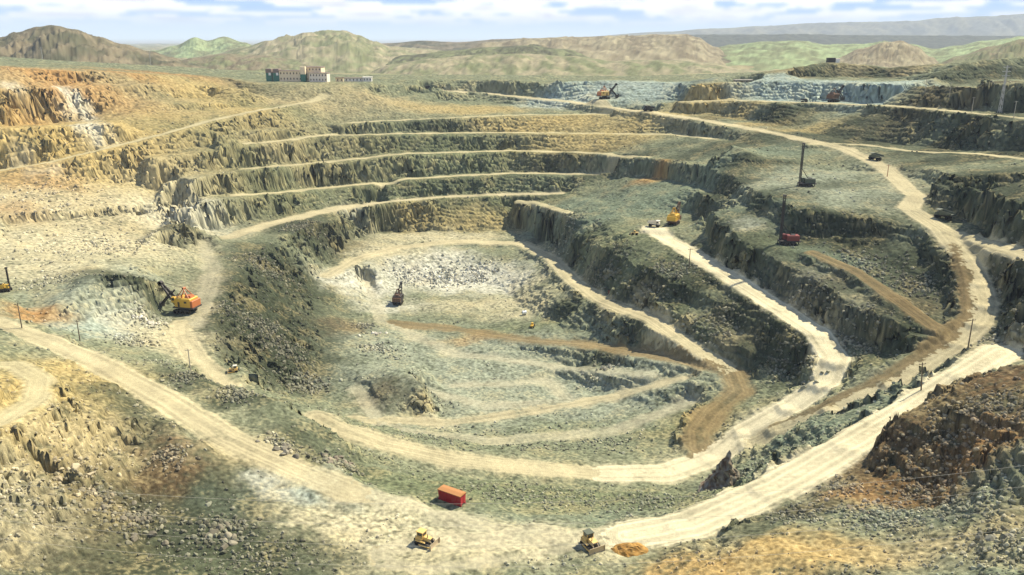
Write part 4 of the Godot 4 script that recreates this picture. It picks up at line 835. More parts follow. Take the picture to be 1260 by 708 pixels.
func paint(key: String, linear: Vector3, rough := 0.6, metal := 0.0, worn := 0.25) -> StandardMaterial3D:
	if mats.has(key):
		return mats[key]
	var m := StandardMaterial3D.new()
	var c := Color(linear.x, linear.y, linear.z).linear_to_srgb()
	var n := NoiseTexture2D.new()
	n.width = 128
	n.height = 128
	n.seamless = true
	n.noise = FastNoiseLite.new()
	n.noise.seed = key.hash() % 1000
	n.noise.frequency = 0.05
	n.noise.fractal_octaves = 4
	var g := Gradient.new()
	var dust := Color(0.62, 0.54, 0.40)
	g.set_color(0, c.lerp(dust, worn))
	g.set_color(1, c.lightened(0.04))
	g.add_point(0.45, c.lerp(dust, worn * 0.25))
	n.color_ramp = g
	m.albedo_texture = n
	m.uv1_triplanar = true
	m.uv1_scale = Vector3.ONE * 0.45
	m.roughness = rough
	m.metallic = metal
	mats[key] = m
	return m


func tool() -> SurfaceTool:
	var st := SurfaceTool.new()
	st.begin(Mesh.PRIMITIVE_TRIANGLES)
	return st


func quad(st: SurfaceTool, a: Vector3, b: Vector3, c: Vector3, d: Vector3, mid: Vector3) -> void:
	var n := (b - a).cross(c - a)
	if n.length_squared() < 1e-12:
		n = (c - a).cross(d - a)
	n = n.normalized()
	var v := [a, b, c, a, c, d]
	if n.dot((a + c) * 0.5 - mid) < 0.0:
		n = -n
	else:
		v = [a, c, b, a, d, c]
	for p in v:
		st.set_normal(n)
		st.add_vertex(p)


func hexa(st: SurfaceTool, p: Array) -> void:
	# p: four corners of the bottom, then the four above them
	var mid := Vector3.ZERO
	for q in p:
		mid += q * 0.125
	for f in [[0, 1, 2, 3], [4, 5, 6, 7], [0, 1, 5, 4], [1, 2, 6, 5], [2, 3, 7, 6], [3, 0, 4, 7]]:
		quad(st, p[f[0]], p[f[1]], p[f[2]], p[f[3]], mid)


func frus(st: SurfaceTool, c: Vector3, s0: Vector2, s1: Vector2, h: float, shift := Vector3.ZERO) -> void:
	var a := []
	for k in 2:
		var s := s0 if k == 0 else s1
		var o := c + (Vector3(0, h, 0) + shift) * k
		for e in [[-1, -1], [1, -1], [1, 1], [-1, 1]]:
			a.append(o + Vector3(e[0] * s.x * 0.5, 0, e[1] * s.y * 0.5))
	hexa(st, a)


func box(st: SurfaceTool, c: Vector3, s: Vector3, bevel := 0.06) -> void:
	# a box whose upper edges are broken
	var b := minf(bevel, minf(s.x, minf(s.y, s.z)) * 0.25)
	frus(st, c - Vector3(0, s.y * 0.5, 0), Vector2(s.x, s.z), Vector2(s.x, s.z), s.y - b)
	frus(st, c + Vector3(0, s.y * 0.5 - b, 0), Vector2(s.x, s.z), Vector2(s.x - 2 * b, s.z - 2 * b), b)


func beam(st: SurfaceTool, a: Vector3, b: Vector3, w: float, h: float, taper := 1.0) -> void:
	var d := (b - a).normalized()
	var side := d.cross(Vector3.UP)
	if side.length() < 0.01:
		side = Vector3.RIGHT
	side = side.normalized()
	var up := side.cross(d).normalized()
	var p := []
	for k in 2:
		var o := a if k == 0 else b
		var f := 1.0 if k == 0 else taper
		for e in [[-1, -1], [1, -1], [1, 1], [-1, 1]]:
			p.append(o + side * (e[0] * w * 0.5 * f) + up * (e[1] * h * 0.5 * f))
	hexa(st, p)


func tube(st: SurfaceTool, a: Vector3, b: Vector3, ra: float, rb: float, n := 12) -> void:
	var d := (b - a).normalized()
	var s := d.cross(Vector3.UP if absf(d.y) < 0.9 else Vector3.RIGHT).normalized()
	var u := s.cross(d)
	for i in n:
		var t0 := TAU * i / n
		var t1 := TAU * (i + 1) / n
		var e0 := s * cos(t0) + u * sin(t0)
		var e1 := s * cos(t1) + u * sin(t1)
		var mid := (a + b) * 0.5
		quad(st, a + e0 * ra, a + e1 * ra, b + e1 * rb, b + e0 * rb, mid)
		for k in 2:
			var o := a if k == 0 else b
			var r := ra if k == 0 else rb
			var nn := -d if k == 0 else d
			var v := [o, o + e0 * r, o + e1 * r] if k == 0 else [o, o + e1 * r, o + e0 * r]
			for q in v:
				st.set_normal(nn)
				st.add_vertex(q)


func wheel_shape(st: SurfaceTool, c: Vector3, r: float, w: float) -> void:
	# a tyre with rounded shoulders, its axle along z
	for s in [[-0.5, -0.32, 0.86, 1.0], [-0.32, 0.32, 1.0, 1.0], [0.32, 0.5, 1.0, 0.86]]:
		tube(st, c + Vector3(0, 0, s[0] * w), c + Vector3(0, 0, s[1] * w), r * s[2], r * s[3], 16)


func part(parent: Node3D, called: String, st: SurfaceTool, m: Material) -> MeshInstance3D:
	var o := MeshInstance3D.new()
	o.name = called
	o.mesh = st.commit()
	o.material_override = m
	parent.add_child(o, true)
	return o


func thing(called: String, label: String, category: String, x: float, z: float, turn := 0.0, size := 1.0, group := "") -> Node3D:
	var o := Node3D.new()
	o.name = numbered(called)
	add_child(o)
	describe(o, label, category, group)
	o.position = Vector3(x, seat(x, z), z)
	o.rotation_degrees.y = turn
	o.scale = Vector3.ONE * size
	return o


func describe(o: Node, label: String, category: String, group := "") -> void:
	o.set_meta("label", label)
	o.set_meta("category", category)
	if group:
		o.set_meta("group", group)


func seat(x: float, z: float) -> float:
	return ground(x, z) - 0.05


# ------------------------------------------------------------------ machines (front towards +x)
func track(parent: Node3D, z: float, length: float, h: float, w: float) -> void:
	var st := tool()
	var r := h * 0.5
	var n := 7
	var prof := []
	for k in 2:
		var cx := (length * 0.5 - r) * (1 if k == 0 else -1)
		for i in n:
			var a := -PI / 2 + PI * i / (n - 1) + PI * k
			prof.append(Vector2(cx + cos(a) * r, r + sin(a) * r))
	for i in prof.size():
		var p: Vector2 = prof[i]
		var q: Vector2 = prof[(i + 1) % prof.size()]
		var mid := Vector3(0, r, z)
		quad(st, Vector3(p.x, p.y, z - w / 2), Vector3(q.x, q.y, z - w / 2), Vector3(q.x, q.y, z + w / 2), Vector3(p.x, p.y, z + w / 2), mid)
		for s in [-1, 1]:
			var rim := 0.82
			var pi := Vector3(p.x * 0.93, r + (p.y - r) * rim, z + s * w / 2)
			var qi := Vector3(q.x * 0.93, r + (q.y - r) * rim, z + s * w / 2)
			quad(st, Vector3(p.x, p.y, z + s * w / 2), Vector3(q.x, q.y, z + s * w / 2), qi, pi, mid)
			quad(st, pi, qi, Vector3(0, r, z + s * (w / 2 - 0.12)), Vector3(0, r, z + s * (w / 2 - 0.12)), mid)
	# grouser bars
	var count := int(length / 0.45)
	for i in count:
		var x := lerpf(-length * 0.5 + r, length * 0.5 - r, (i + 0.5) / count)
		for y in [0.0, h]:
			box(st, Vector3(x, y, z), Vector3(0.12, 0.12, w), 0.0)
	var o := part(parent, "track", st, paint("track_steel", Vector3(0.045, 0.038, 0.03), 0.75, 0.3, 0.3))
	for i in 4:
		var rs := tool()
		var x := lerpf(-length * 0.5 + r, length * 0.5 - r, i / 3.0)
		tube(rs, Vector3(x, r, z - w * 0.5 - 0.04), Vector3(x, r, z + w * 0.5 + 0.04), r * 0.62, r * 0.62, 12)
		part(o, "track_wheel", rs, paint("wheel_steel", Vector3(0.10, 0.075, 0.05), 0.7, 0.3, 0.4))


func rope_shovel(o: Node3D, body: Material, rear: Material, dark: Material, reach := 0.0) -> void:
	track(o, -2.2, 7.4, 1.7, 1.2)
	track(o, 2.2, 7.4, 1.7, 1.2)
	var st := tool()
	box(st, Vector3(0, 1.2, 0), Vector3(4.4, 1.1, 3.2))
	tube(st, Vector3(0, 1.6, 0), Vector3(0, 2.4, 0), 2.0, 2.0, 20)
	part(o, "carriage", st, dark)
	st = tool()
	box(st, Vector3(-1.2, 2.65, 0), Vector3(9.2, 0.5, 5.9))
	part(o, "deck", st, dark)
	st = tool()
	box(st, Vector3(-1.0, 4.65, 0), Vector3(7.0, 3.5, 5.4), 0.25)
	for i in 5:
		for s in [-1, 1]:
			box(st, Vector3(-3.8 + i * 1.4, 4.6, s * 2.73), Vector3(0.16, 3.1, 0.1), 0.0)
	var house := part(o, "machinery_house", st, body)
	for s in [-1, 1]:
		st = tool()
		box(st, Vector3(-2.4, 5.0, s * 2.74), Vector3(1.1, 0.8, 0.08), 0.0)
		part(house, "louvre", st, dark)
		st = tool()
		box(st, Vector3(0.6, 4.0, s * 2.74), Vector3(0.9, 2.0, 0.08), 0.0)
		part(house, "door", st, dark)
	st = tool()
	box(st, Vector3(-5.0, 4.3, 0), Vector3(1.0, 2.7, 5.5), 0.2)
	part(o, "counterweight", st, rear)
	st = tool()
	frus(st, Vector3(-2.6, 6.4, 0.2), Vector2(2.8, 3.0), Vector2(2.2, 2.2), 0.9)
	tube(st, Vector3(-0.2, 6.4, -1.4), Vector3(-0.2, 7.5, -1.4), 0.35, 0.35, 10)
	tube(st, Vector3(-0.2, 6.4, 1.2), Vector3(-0.2, 7.3, 1.2), 0.35, 0.35, 10)
	part(o, "roof_housing", st, rear)
	st = tool()
	box(st, Vector3(3.1, 5.6, -1.9), Vector3(1.5, 2.3, 1.5), 0.15)
	var cab := part(o, "cab", st, body)
	st = tool()
	box(st, Vector3(3.88, 5.9, -1.9), Vector3(0.06, 1.1, 1.2), 0.0)
	box(st, Vector3(3.1, 5.9, -2.68), Vector3(1.1, 1.0, 0.06), 0.0)
	part(cab, "window", st, paint("dark_glass", Vector3(0.02, 0.03, 0.035), 0.12, 0.0, 0.1))
	# gantry over the roof
	st = tool()
	var apex := Vector3(-0.6, 10.0, 0)
	for s in [-1, 1]:
		beam(st, Vector3(1.9, 6.3, s * 1.8), apex + Vector3(0, 0, s * 0.5), 0.32, 0.32)
		beam(st, Vector3(-3.6, 6.3, s * 1.8), apex + Vector3(0, 0, s * 0.5), 0.28, 0.28)
	tube(st, apex - Vector3(0, 0, 0.8), apex + Vector3(0, 0, 0.8), 0.4, 0.4, 12)
	part(o, "gantry", st, rear)
	# boom
	st = tool()
	var foot := Vector3(2.7, 3.2, 0)
	var tip := Vector3(9.6, 11.2, 0)
	for s in [-1, 1]:
		beam(st, foot + Vector3(0, 0, s * 1.5), tip + Vector3(0, 0, s * 0.45), 0.55, 1.0, 0.75)
	for k in [0.25, 0.5, 0.75]:
		var c := foot.lerp(tip, k)
		var wz := lerpf(1.5, 0.45, k)
		box(st, c, Vector3(0.7, 0.7, wz * 2.0), 0.0)
	var boom := part(o, "boom", st, dark)
	st = tool()
	tube(st, tip + Vector3(0.2, 0.1, -0.7), tip + Vector3(0.2, 0.1, 0.7), 0.95, 0.95, 16)
	part(boom, "sheave", st, dark)
	# stick and bucket
	var mid := foot.lerp(tip, 0.48)
	var hand := Vector3(10.4 + reach, 2.6, 0)
	st = tool()
	for s in [-1, 1]:
		beam(st, mid + (mid - hand).normalized() * 2.4 + Vector3(0, 0, s * 0.95), hand + Vector3(0, 0, s * 0.8), 0.4, 0.6)
	part(o, "dipper_stick", st, dark)
	st = tool()
	var d := hand + Vector3(0.6, -0.4, 0)
	frus(st, d + Vector3(0, -1.3, 0), Vector2(1.9, 2.3), Vector2(2.3, 2.7), 2.4)
	var bucket := part(o, "bucket", st, dark)
	for i in 5:
		st = tool()
		frus(st, d + Vector3(1.05, 1.0, -1.05 + i * 0.52), Vector2(0.28, 0.3), Vector2(0.08, 0.14), 0.7, Vector3(0.35, 0, 0))
		part(bucket, "tooth", st, dark)
	st = tool()
	for s in [-0.35, 0.35]:
		tube(st, apex + Vector3(0, 0.2, s), tip + Vector3(0, 0.5, s), 0.07, 0.07, 5)
		tube(st, tip + Vector3(1.05, 0, s), d + Vector3(0.6, 1.1, s), 0.07, 0.07, 5)
	part(o, "hoist_rope", st, dark)


func dump_truck(o: Node3D, body: Material, cabm: Material, dark: Material) -> void:
	var st := tool()
	box(st, Vector3(0, 1.25, 0), Vector3(6.6, 0.5, 1.8))
	box(st, Vector3(3.3, 1.2, 0), Vector3(0.5, 0.8, 3.2))
	part(o, "chassis", st, dark)
	st = tool()
	box(st, Vector3(2.5, 2.1, 0), Vector3(1.5, 1.3, 2.9), 0.12)
	part(o, "hood", st, body)
	st = tool()
	box(st, Vector3(2.1, 3.05, 0.75), Vector3(1.4, 1.3, 1.4), 0.1)
	var cab := part(o, "cab", st, cabm)
	st = tool()
	box(st, Vector3(2.83, 3.2, 0.75), Vector3(0.05, 0.75, 1.15), 0.0)
	box(st, Vector3(2.1, 3.2, 1.47), Vector3(1.0, 0.7, 0.05), 0.0)
	part(cab, "window", st, paint("dark_glass", Vector3(0.02, 0.03, 0.035), 0.12, 0.0, 0.1))
	# dump body: sloping floor, two sides, headboard, canopy over the cab
	st = tool()
	hexa(st, [Vector3(-4.0, 2.3, -1.6), Vector3(1.3, 1.75, -1.6), Vector3(1.3, 1.75, 1.6), Vector3(-4.0, 2.3, 1.6), Vector3(-4.0, 2.45, -1.8), Vector3(1.3, 1.95, -1.8), Vector3(1.3, 1.95, 1.8), Vector3(-4.0, 2.45, 1.8)])
	for s in [-1, 1]:
		hexa(st, [Vector3(-4.0, 2.3, s * 1.75), Vector3(1.3, 1.75, s * 1.75), Vector3(1.3, 1.75, s * 1.9), Vector3(-4.0, 2.3, s * 1.9), Vector3(-4.0, 3.1, s * 1.85), Vector3(1.3, 3.85, s * 1.85), Vector3(1.3, 3.85, s * 2.0), Vector3(-4.0, 3.1, s * 2.0)])
		for i in 4:
			box(st, Vector3(-3.2 + i * 1.3, 2.65, s * 1.98), Vector3(0.16, 1.0, 0.14), 0.0)
	hexa(st, [Vector3(1.2, 1.75, -1.9), Vector3(1.4, 1.75, -1.9), Vector3(1.4, 1.75, 1.9), Vector3(1.2, 1.75, 1.9), Vector3(1.2, 3.9, -2.0), Vector3(1.45, 3.9, -2.0), Vector3(1.45, 3.9, 2.0), Vector3(1.2, 3.9, 2.0)])
	box(st, Vector3(2.3, 3.95, 0), Vector3(2.2, 0.14, 3.8), 0.04)
	part(o, "dump_body", st, body)
	for p in [[2.3, 1.55], [2.3, -1.55], [-2.2, 1.35], [-2.2, -1.35]]:
		st = tool()
		wheel_shape(st, Vector3(p[0], 0.85, p[1]), 0.88, 0.62 if p[0] > 0 else 1.0)
		var w := part(o, "wheel", st, paint("tyre", Vector3(0.03, 0.028, 0.024), 0.9, 0.0, 0.3))
		st = tool()
		var side := signf(p[1])
		tube(st, Vector3(p[0], 0.85, p[1]), Vector3(p[0], 0.85, p[1] + side * (0.34 if p[0] > 0 else 0.53)), 0.45, 0.40, 14)
		part(w, "rim", st, cabm)
	for s in [-1, 1]:
		st = tool()
		box(st, Vector3(3.57, 1.6, s * 1.2), Vector3(0.08, 0.25, 0.35), 0.0)
		part(o, "headlight", st, paint("lamp_glass", Vector3(0.6, 0.6, 0.55), 0.2, 0.0, 0.1))


func blast_drill(o: Node3D, body: Material, dark: Material, mast_h: float, big := true) -> void:
	track(o, -1.7, 5.6, 1.2, 0.8)
	track(o, 1.7, 5.6, 1.2, 0.8)
	var st := tool()
	box(st, Vector3(-0.3, 1.5, 0), Vector3(8.0 if big else 5.5, 0.45, 3.4))
	part(o, "deck", st, dark)
	st = tool()
	box(st, Vector3(-1.5, 2.75, 0), Vector3(4.6 if big else 3.2, 2.1, 3.0), 0.15)
	for i in 4:
		for s in [-1, 1]:
			box(st, Vector3(-3.0 + i * 0.95, 2.7, s * 1.53), Vector3(0.12, 1.7, 0.08), 0.0)
	var house := part(o, "machinery_house", st, body)
	st = tool()
	box(st, Vector3(-1.5, 3.9, 0), Vector3(1.6, 0.35, 1.6), 0.1)
	part(house, "roof_vent", st, dark)
	st = tool()
	box(st, Vector3(1.6, 2.9, 1.1), Vector3(1.3, 2.0, 1.2), 0.1)
	var cab := part(o, "cab", st, body)
	st = tool()
	box(st, Vector3(2.28, 3.2, 1.1), Vector3(0.05, 0.9, 0.95), 0.0)
	part(cab, "window", st, paint("dark_glass", Vector3(0.02, 0.03, 0.035), 0.12, 0.0, 0.1))
	# lattice mast
	st = tool()
	var w := 0.42 if big else 0.3
	var c := Vector3(3.0 if big else 2.2, 0.6, 0)
	for sx in [-1, 1]:
		for sz in [-1, 1]:
			beam(st, c + Vector3(sx * w, 0, sz * w), c + Vector3(sx * w * 0.9, mast_h, sz * w * 0.9), 0.17, 0.17)
	var bays := int(mast_h / 1.3)
	for i in bays:
		var y0 := mast_h * i / bays
		var y1 := mast_h * (i + 1) / bays
		var f := 1.0 if i % 2 == 0 else -1.0
		for s in [-1, 1]:
			beam(st, c + Vector3(-f * w, y0, s * w), c + Vector3(f * w, y1, s * w), 0.1, 0.1)
			beam(st, c + Vector3(s * w, y0, -f * w), c + Vector3(s * w, y1, f * w), 0.1, 0.1)
	var mast := part(o, "mast", st, dark)
	st = tool()
	box(st, c + Vector3(0, mast_h + 0.3, 0), Vector3(1.15, 0.6, 1.1))
	part(mast, "mast_head", st, dark)
	st = tool()
	tube(st, c + Vector3(0, -0.5, 0), c + Vector3(0, mast_h * 0.9, 0), 0.16, 0.16, 8)
	part(mast, "drill_rod", st, dark)
	st = tool()
	for s in [-1, 1]:
		beam(st, Vector3(-0.8, 3.4, s * 0.9), c + Vector3(-w, mast_h * 0.4, s * w), 0.16, 0.16)
	part(o, "mast_brace", st, dark)
	for p in [[3.6, 1.5], [3.6, -1.5], [-3.9, 0.0]]:
		st = tool()
		tube(st, Vector3(p[0] * (1.0 if big else 0.7), 0.05, p[1]), Vector3(p[0] * (1.0 if big else 0.7), 1.5, p[1]), 0.18, 0.18, 8)
		tube(st, Vector3(p[0] * (1.0 if big else 0.7), 0.0, p[1]), Vector3(p[0] * (1.0 if big else 0.7), 0.12, p[1]), 0.45, 0.45, 10)
		part(o, "jack", st, dark)


func bulldozer(o: Node3D, body: Material, roofm: Material, dark: Material, steel: Material) -> void:
	track(o, -1.05, 3.6, 1.0, 0.55)
	track(o, 1.05, 3.6, 1.0, 0.55)
	var st := tool()
	box(st, Vector3(-0.2, 0.85, 0), Vector3(3.2, 0.6, 1.5))
	part(o, "frame", st, dark)
	st = tool()
	hexa(st, [Vector3(0.1, 1.1, -0.6), Vector3(1.75, 1.1, -0.55), Vector3(1.75, 1.1, 0.55), Vector3(0.1, 1.1, 0.6), Vector3(0.1, 2.05, -0.55), Vector3(1.7, 1.85, -0.45), Vector3(1.7, 1.85, 0.45), Vector3(0.1, 2.05, 0.55)])
	var hood := part(o, "hood", st, body)
	st = tool()
	box(st, Vector3(1.76, 1.45, 0), Vector3(0.06, 0.6, 0.8), 0.0)
	part(hood, "grille", st, dark)
	st = tool()
	tube(st, Vector3(0.9, 1.9, 0.25), Vector3(0.9, 2.75, 0.25), 0.09, 0.07, 8)
	part(hood, "exhaust", st, dark)
	st = tool()
	box(st, Vector3(-1.0, 1.45, 0), Vector3(1.6, 0.75, 1.9), 0.1)
	part(o, "rear_body", st, body)
	for s in [-1, 1]:
		st = tool()
		hexa(st, [Vector3(-1.7, 1.05, s * 0.78), Vector3(0.8, 1.05, s * 0.78), Vector3(0.8, 1.05, s * 1.33), Vector3(-1.7, 1.05, s * 1.33), Vector3(-1.6, 1.22, s * 0.78), Vector3(0.6, 1.22, s * 0.78), Vector3(0.6, 1.22, s * 1.3), Vector3(-1.6, 1.22, s * 1.3)])
		part(o, "fender", st, body)
	# cab: posts, glass, roof
	st = tool()
	for sx in [-1.45, -0.1]:
		for sz in [-0.7, 0.7]:
			box(st, Vector3(sx, 2.35, sz), Vector3(0.12, 1.15, 0.12), 0.0)
	box(st, Vector3(-0.78, 1.9, 0), Vector3(1.35, 0.3, 1.4), 0.0)
	var cab := part(o, "cab", st, body)
	st = tool()
	box(st, Vector3(-0.78, 2.4, 0), Vector3(1.3, 0.85, 1.36), 0.0)
	part(cab, "window", st, paint("dark_glass", Vector3(0.02, 0.03, 0.035), 0.12, 0.0, 0.1))
	st = tool()
	box(st, Vector3(-0.78, 2.98, 0), Vector3(1.75, 0.16, 1.75), 0.05)
	part(o, "roof", st, roofm)
	# curved blade on two arms
	st = tool()
	var n := 6
	for i in n:
		var a0 := lerpf(-0.55, 0.55, float(i) / n)
		var a1 := lerpf(-0.55, 0.55, float(i + 1) / n)
		var p0 := Vector3(3.35 - cos(a0) * 0.95, 0.72 + sin(a0) * 1.2, 0)
		var p1 := Vector3(3.35 - cos(a1) * 0.95, 0.72 + sin(a1) * 1.2, 0)
		var w := Vector3(0, 0, 1.75)
		var t := Vector3(-0.1, 0, 0)
		hexa(st, [p0 - w, p0 + w, p0 + w + t, p0 - w + t, p1 - w, p1 + w, p1 + w + t, p1 - w + t])
	for s in [-1, 1]:
		box(st, Vector3(2.5, 0.72, s * 1.75), Vector3(0.35, 1.25, 0.08), 0.0)
	part(o, "blade", st, steel)
	for s in [-1, 1]:
		st = tool()
		beam(st, Vector3(-0.6, 0.5, s * 1.45), Vector3(2.4, 0.45, s * 1.45), 0.16, 0.26)
		part(o, "push_arm", st, body)
		st = tool()
		tube(st, Vector3(1.3, 1.7, s * 0.55), Vector3(2.35, 0.9, s * 0.6), 0.08, 0.06, 8)
		part(o, "lift_cylinder", st, steel)
	st = tool()
	box(st, Vector3(-2.1, 0.9, 0), Vector3(0.5, 0.35, 1.5))
	beam(st, Vector3(-2.2, 1.3, 0), Vector3(-2.5, 0.12, 0), 0.18, 0.3)
	part(o, "ripper", st, dark)


func wheel_loader(o: Node3D, body: Material, dark: Material) -> void:
	var st := tool()
	box(st, Vector3(-1.1, 1.35, 0), Vector3(2.2, 0.9, 1.5), 0.12)
	part(o, "engine_cover", st, body)
	st = tool()
	box(st, Vector3(0.9, 1.0, 0), Vector3(1.8, 0.5, 1.1))
	part(o, "front_frame", st, body)
	st = tool()
	box(st, Vector3(0.1, 2.2, 0), Vector3(1.1, 1.2, 1.2), 0.1)
	var cab := part(o, "cab", st, body)
	st = tool()
	box(st, Vector3(0.67, 2.35, 0), Vector3(0.05, 0.7, 1.0), 0.0)
	box(st, Vector3(0.1, 2.35, 0), Vector3(0.85, 0.65, 1.25), 0.0)
	part(cab, "window", st, paint("dark_glass", Vector3(0.02, 0.03, 0.035), 0.12, 0.0, 0.1))
	for p in [[1.2, 0.95], [1.2, -0.95], [-1.3, 0.95], [-1.3, -0.95]]:
		st = tool()
		wheel_shape(st, Vector3(p[0], 0.7, p[1]), 0.72, 0.5)
		part(o, "wheel", st, paint("tyre", Vector3(0.03, 0.028, 0.024), 0.9, 0.0, 0.3))
	st = tool()
	for s in [-1, 1]:
		beam(st, Vector3(0.9, 1.5, s * 0.5), Vector3(2.7, 0.7, s * 0.5), 0.14, 0.3)
	part(o, "lift_arm", st, body)
	st = tool()
	hexa(st, [Vector3(2.6, 0.15, -1.2), Vector3(3.5, 0.12, -1.2), Vector3(3.5, 0.12, 1.2), Vector3(2.6, 0.15, 1.2), Vector3(2.5, 1.1, -1.2), Vector3(2.75, 1.1, -1.2), Vector3(2.75, 1.1, 1.2), Vector3(2.5, 1.1, 1.2)])
	part(o, "bucket", st, dark)


func machines() -> void:
	var yellow := paint("yellow_paint", Vector3(0.66, 0.39, 0.035), 0.5, 0.0, 0.4)
	var orange := paint("orange_paint", Vector3(0.44, 0.12, 0.03), 0.55, 0.0, 0.4)
	var red := paint("red_paint", Vector3(0.20, 0.035, 0.025), 0.5, 0.0, 0.2)
	var dark := paint("dark_steel", Vector3(0.035, 0.03, 0.026), 0.65, 0.2, 0.15)
	var grey := paint("grey_paint", Vector3(0.30, 0.29, 0.25), 0.6, 0.0, 0.35)
	var pale := paint("pale_paint", Vector3(0.62, 0.58, 0.46), 0.55, 0.0, 0.3)
	var tan := paint("dusty_yellow", Vector3(0.70, 0.46, 0.13), 0.55, 0.0, 0.4)
	var rust := paint("rusty_steel", Vector3(0.12, 0.06, 0.03), 0.8, 0.1, 0.3)
	var olive := paint("olive_paint", Vector3(0.07, 0.085, 0.05), 0.65, 0.0, 0.25)
	var steel := paint("blade_steel", Vector3(0.52, 0.42, 0.27), 0.5, 0.2, 0.4)

	var o := thing("rope_shovel", "yellow electric rope shovel with orange rear beside the pale broken rock face", "shovel", -123.3, -290.7, 166, 0.95, "rope shovels working in the pit")
	rope_shovel(o, yellow, orange, dark)
	o = thing("rope_shovel", "dark rope shovel at the white rock face on the pit floor", "shovel", -56.0, -380.4, 84, 0.74, "rope shovels working in the pit")
	rope_shovel(o, dark, rust, dark, -0.8)
	o = thing("rope_shovel", "yellow rope shovel with rusty carriage beside the pale waiting truck", "shovel", 76.4, -376.0, 62, 0.78, "rope shovels working in the pit")
	rope_shovel(o, yellow, yellow, rust, -0.6)
	o = thing("rope_shovel", "small yellow shovel below the blue grey face on the rim bench", "shovel", 70.0, -628.9, 20, 0.95, "rope shovels working in the pit")
	rope_shovel(o, tan, orange, dark)
	o = thing("rope_shovel", "brown shovel below the blue face near the dark cliff", "shovel", 207.2, -535.4, 35, 0.85, "rope shovels working in the pit")
	rope_shovel(o, rust, rust, dark)

	o = thing("dump_truck", "pale grey dump truck waiting beside the yellow shovel", "truck", 67.3, -376.5, -20, 0.78, "dump trucks in the pit")
	dump_truck(o, pale, pale, dark)
	o = thing("dump_truck", "dark dump truck at the fork of the haul road", "truck", 163.0, -301.4, 128, 0.85, "dump trucks in the pit")
	dump_truck(o, olive, grey, dark)
	o = thing("dump_truck", "dark dump truck on the haul road beside the upper bench", "truck", 181.5, -407.0, 125, 0.85, "dump trucks in the pit")
	dump_truck(o, olive, olive, dark)
	o = thing("dump_truck", "black dump truck on the haul road below the rim shovel", "truck", 96.1, -583.2, 150, 0.95, "dump trucks in the pit")
	dump_truck(o, dark, dark, dark)
	o = thing("dump_truck", "black dump truck parked at the rim past the mine building", "truck", -69.9, -690.1, 100, 0.9, "dump trucks in the pit")
	dump_truck(o, dark, dark, dark)
	o = thing("dump_truck", "small dark truck on the bench beside the brown shovel", "truck", 193.4, -550.0, 10, 0.6, "dump trucks in the pit")
	dump_truck(o, dark, grey, dark)

	o = thing("blast_drill", "red drill rig with tall lattice mast on the pale bench", "drill", 106.0, -303.2, 176, 1.0, "blast hole drills on the benches")
	blast_drill(o, red, dark, 18.0)
	o = thing("blast_drill", "dark drill rig with tall mast on the bench below the haul road", "drill", 131.7, -361.3, 172, 0.95, "blast hole drills on the benches")
	blast_drill(o, olive, dark, 19.0)
	o = thing("blast_drill", "small yellow drill rig with short black mast on the dusty terrace", "drill", -179.8, -275.3, 15, 0.72, "blast hole drills on the benches")
	blast_drill(o, yellow, dark, 11.0, false)

	o = thing("bulldozer", "yellow bulldozer with yellow roof beside the curved wheel tracks", "bulldozer", -17.6, -142.0, -28, 0.95, "bulldozers")
	bulldozer(o, tan, tan, dark, steel)
	o = thing("bulldozer", "yellow bulldozer with dark cab roof beside the ochre soil heap", "bulldozer", 15.7, -140.9, -62, 1.0, "bulldozers")
	bulldozer(o, tan, olive, dark, steel)
	o = thing("bulldozer", "small dusty bulldozer at the foot of the dark rubble slope", "bulldozer", -88.1, -238.1, 200, 0.72, "bulldozers")
	bulldozer(o, tan, pale, dark, steel)
	o = thing("wheel_loader", "small dusty yellow loader where the ramp meets the shovel bench", "loader", 57.0, -368.2, 170, 0.75, "")
	wheel_loader(o, tan, dark)
	o = thing("wheel_loader", "small yellow loader on the pit floor beside the white tank", "loader", 8.7, -329.3, 80, 0.75, "")
	wheel_loader(o, yellow, rust)

	# white water tank on a cradle
	o = thing("water_tank", "small white water tank on the pit floor", "tank", 5.6, -351.4, 20)
	var st := tool()
	tube(st, Vector3(-0.9, 1.3, 0), Vector3(0.9, 1.3, 0), 0.85, 0.85, 16)
	tube(st, Vector3(0.9, 1.3, 0), Vector3(1.1, 1.3, 0), 0.85, 0.5, 16)
	tube(st, Vector3(-1.1, 1.3, 0), Vector3(-0.9, 1.3, 0), 0.5, 0.85, 16)
	part(o, "drum", st, paint("white_paint", Vector3(0.78, 0.80, 0.76), 0.5, 0.0, 0.12))
	for x in [-0.6, 0.6]:
		st = tool()
		frus(st, Vector3(x, 0, 0), Vector2(0.25, 1.6), Vector2(0.25, 1.2), 0.8)
		part(o, "cradle", st, grey)
	st = tool()
	tube(st, Vector3(0, 2.1, 0), Vector3(0, 2.35, 0), 0.25, 0.25, 10)
	part(o, "filler_cap", st, grey)

	# red steel container with a rusty orange lid
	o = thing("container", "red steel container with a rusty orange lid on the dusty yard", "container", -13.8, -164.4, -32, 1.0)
	st = tool()
	hexa(st, [Vector3(-3.0, 0.35, -0.95), Vector3(3.0, 0.35, -0.95), Vector3(3.0, 0.35, 0.95), Vector3(-3.0, 0.35, 0.95), Vector3(-3.15, 2.7, -1.15), Vector3(3.15, 2.7, -1.15), Vector3(3.15, 2.7, 1.15), Vector3(-3.15, 2.7, 1.15)])
	var crimson := paint("container_red", Vector3(0.27, 0.008, 0.014), 0.45, 0.0, 0.08)
	var shell := part(o, "body", st, crimson)
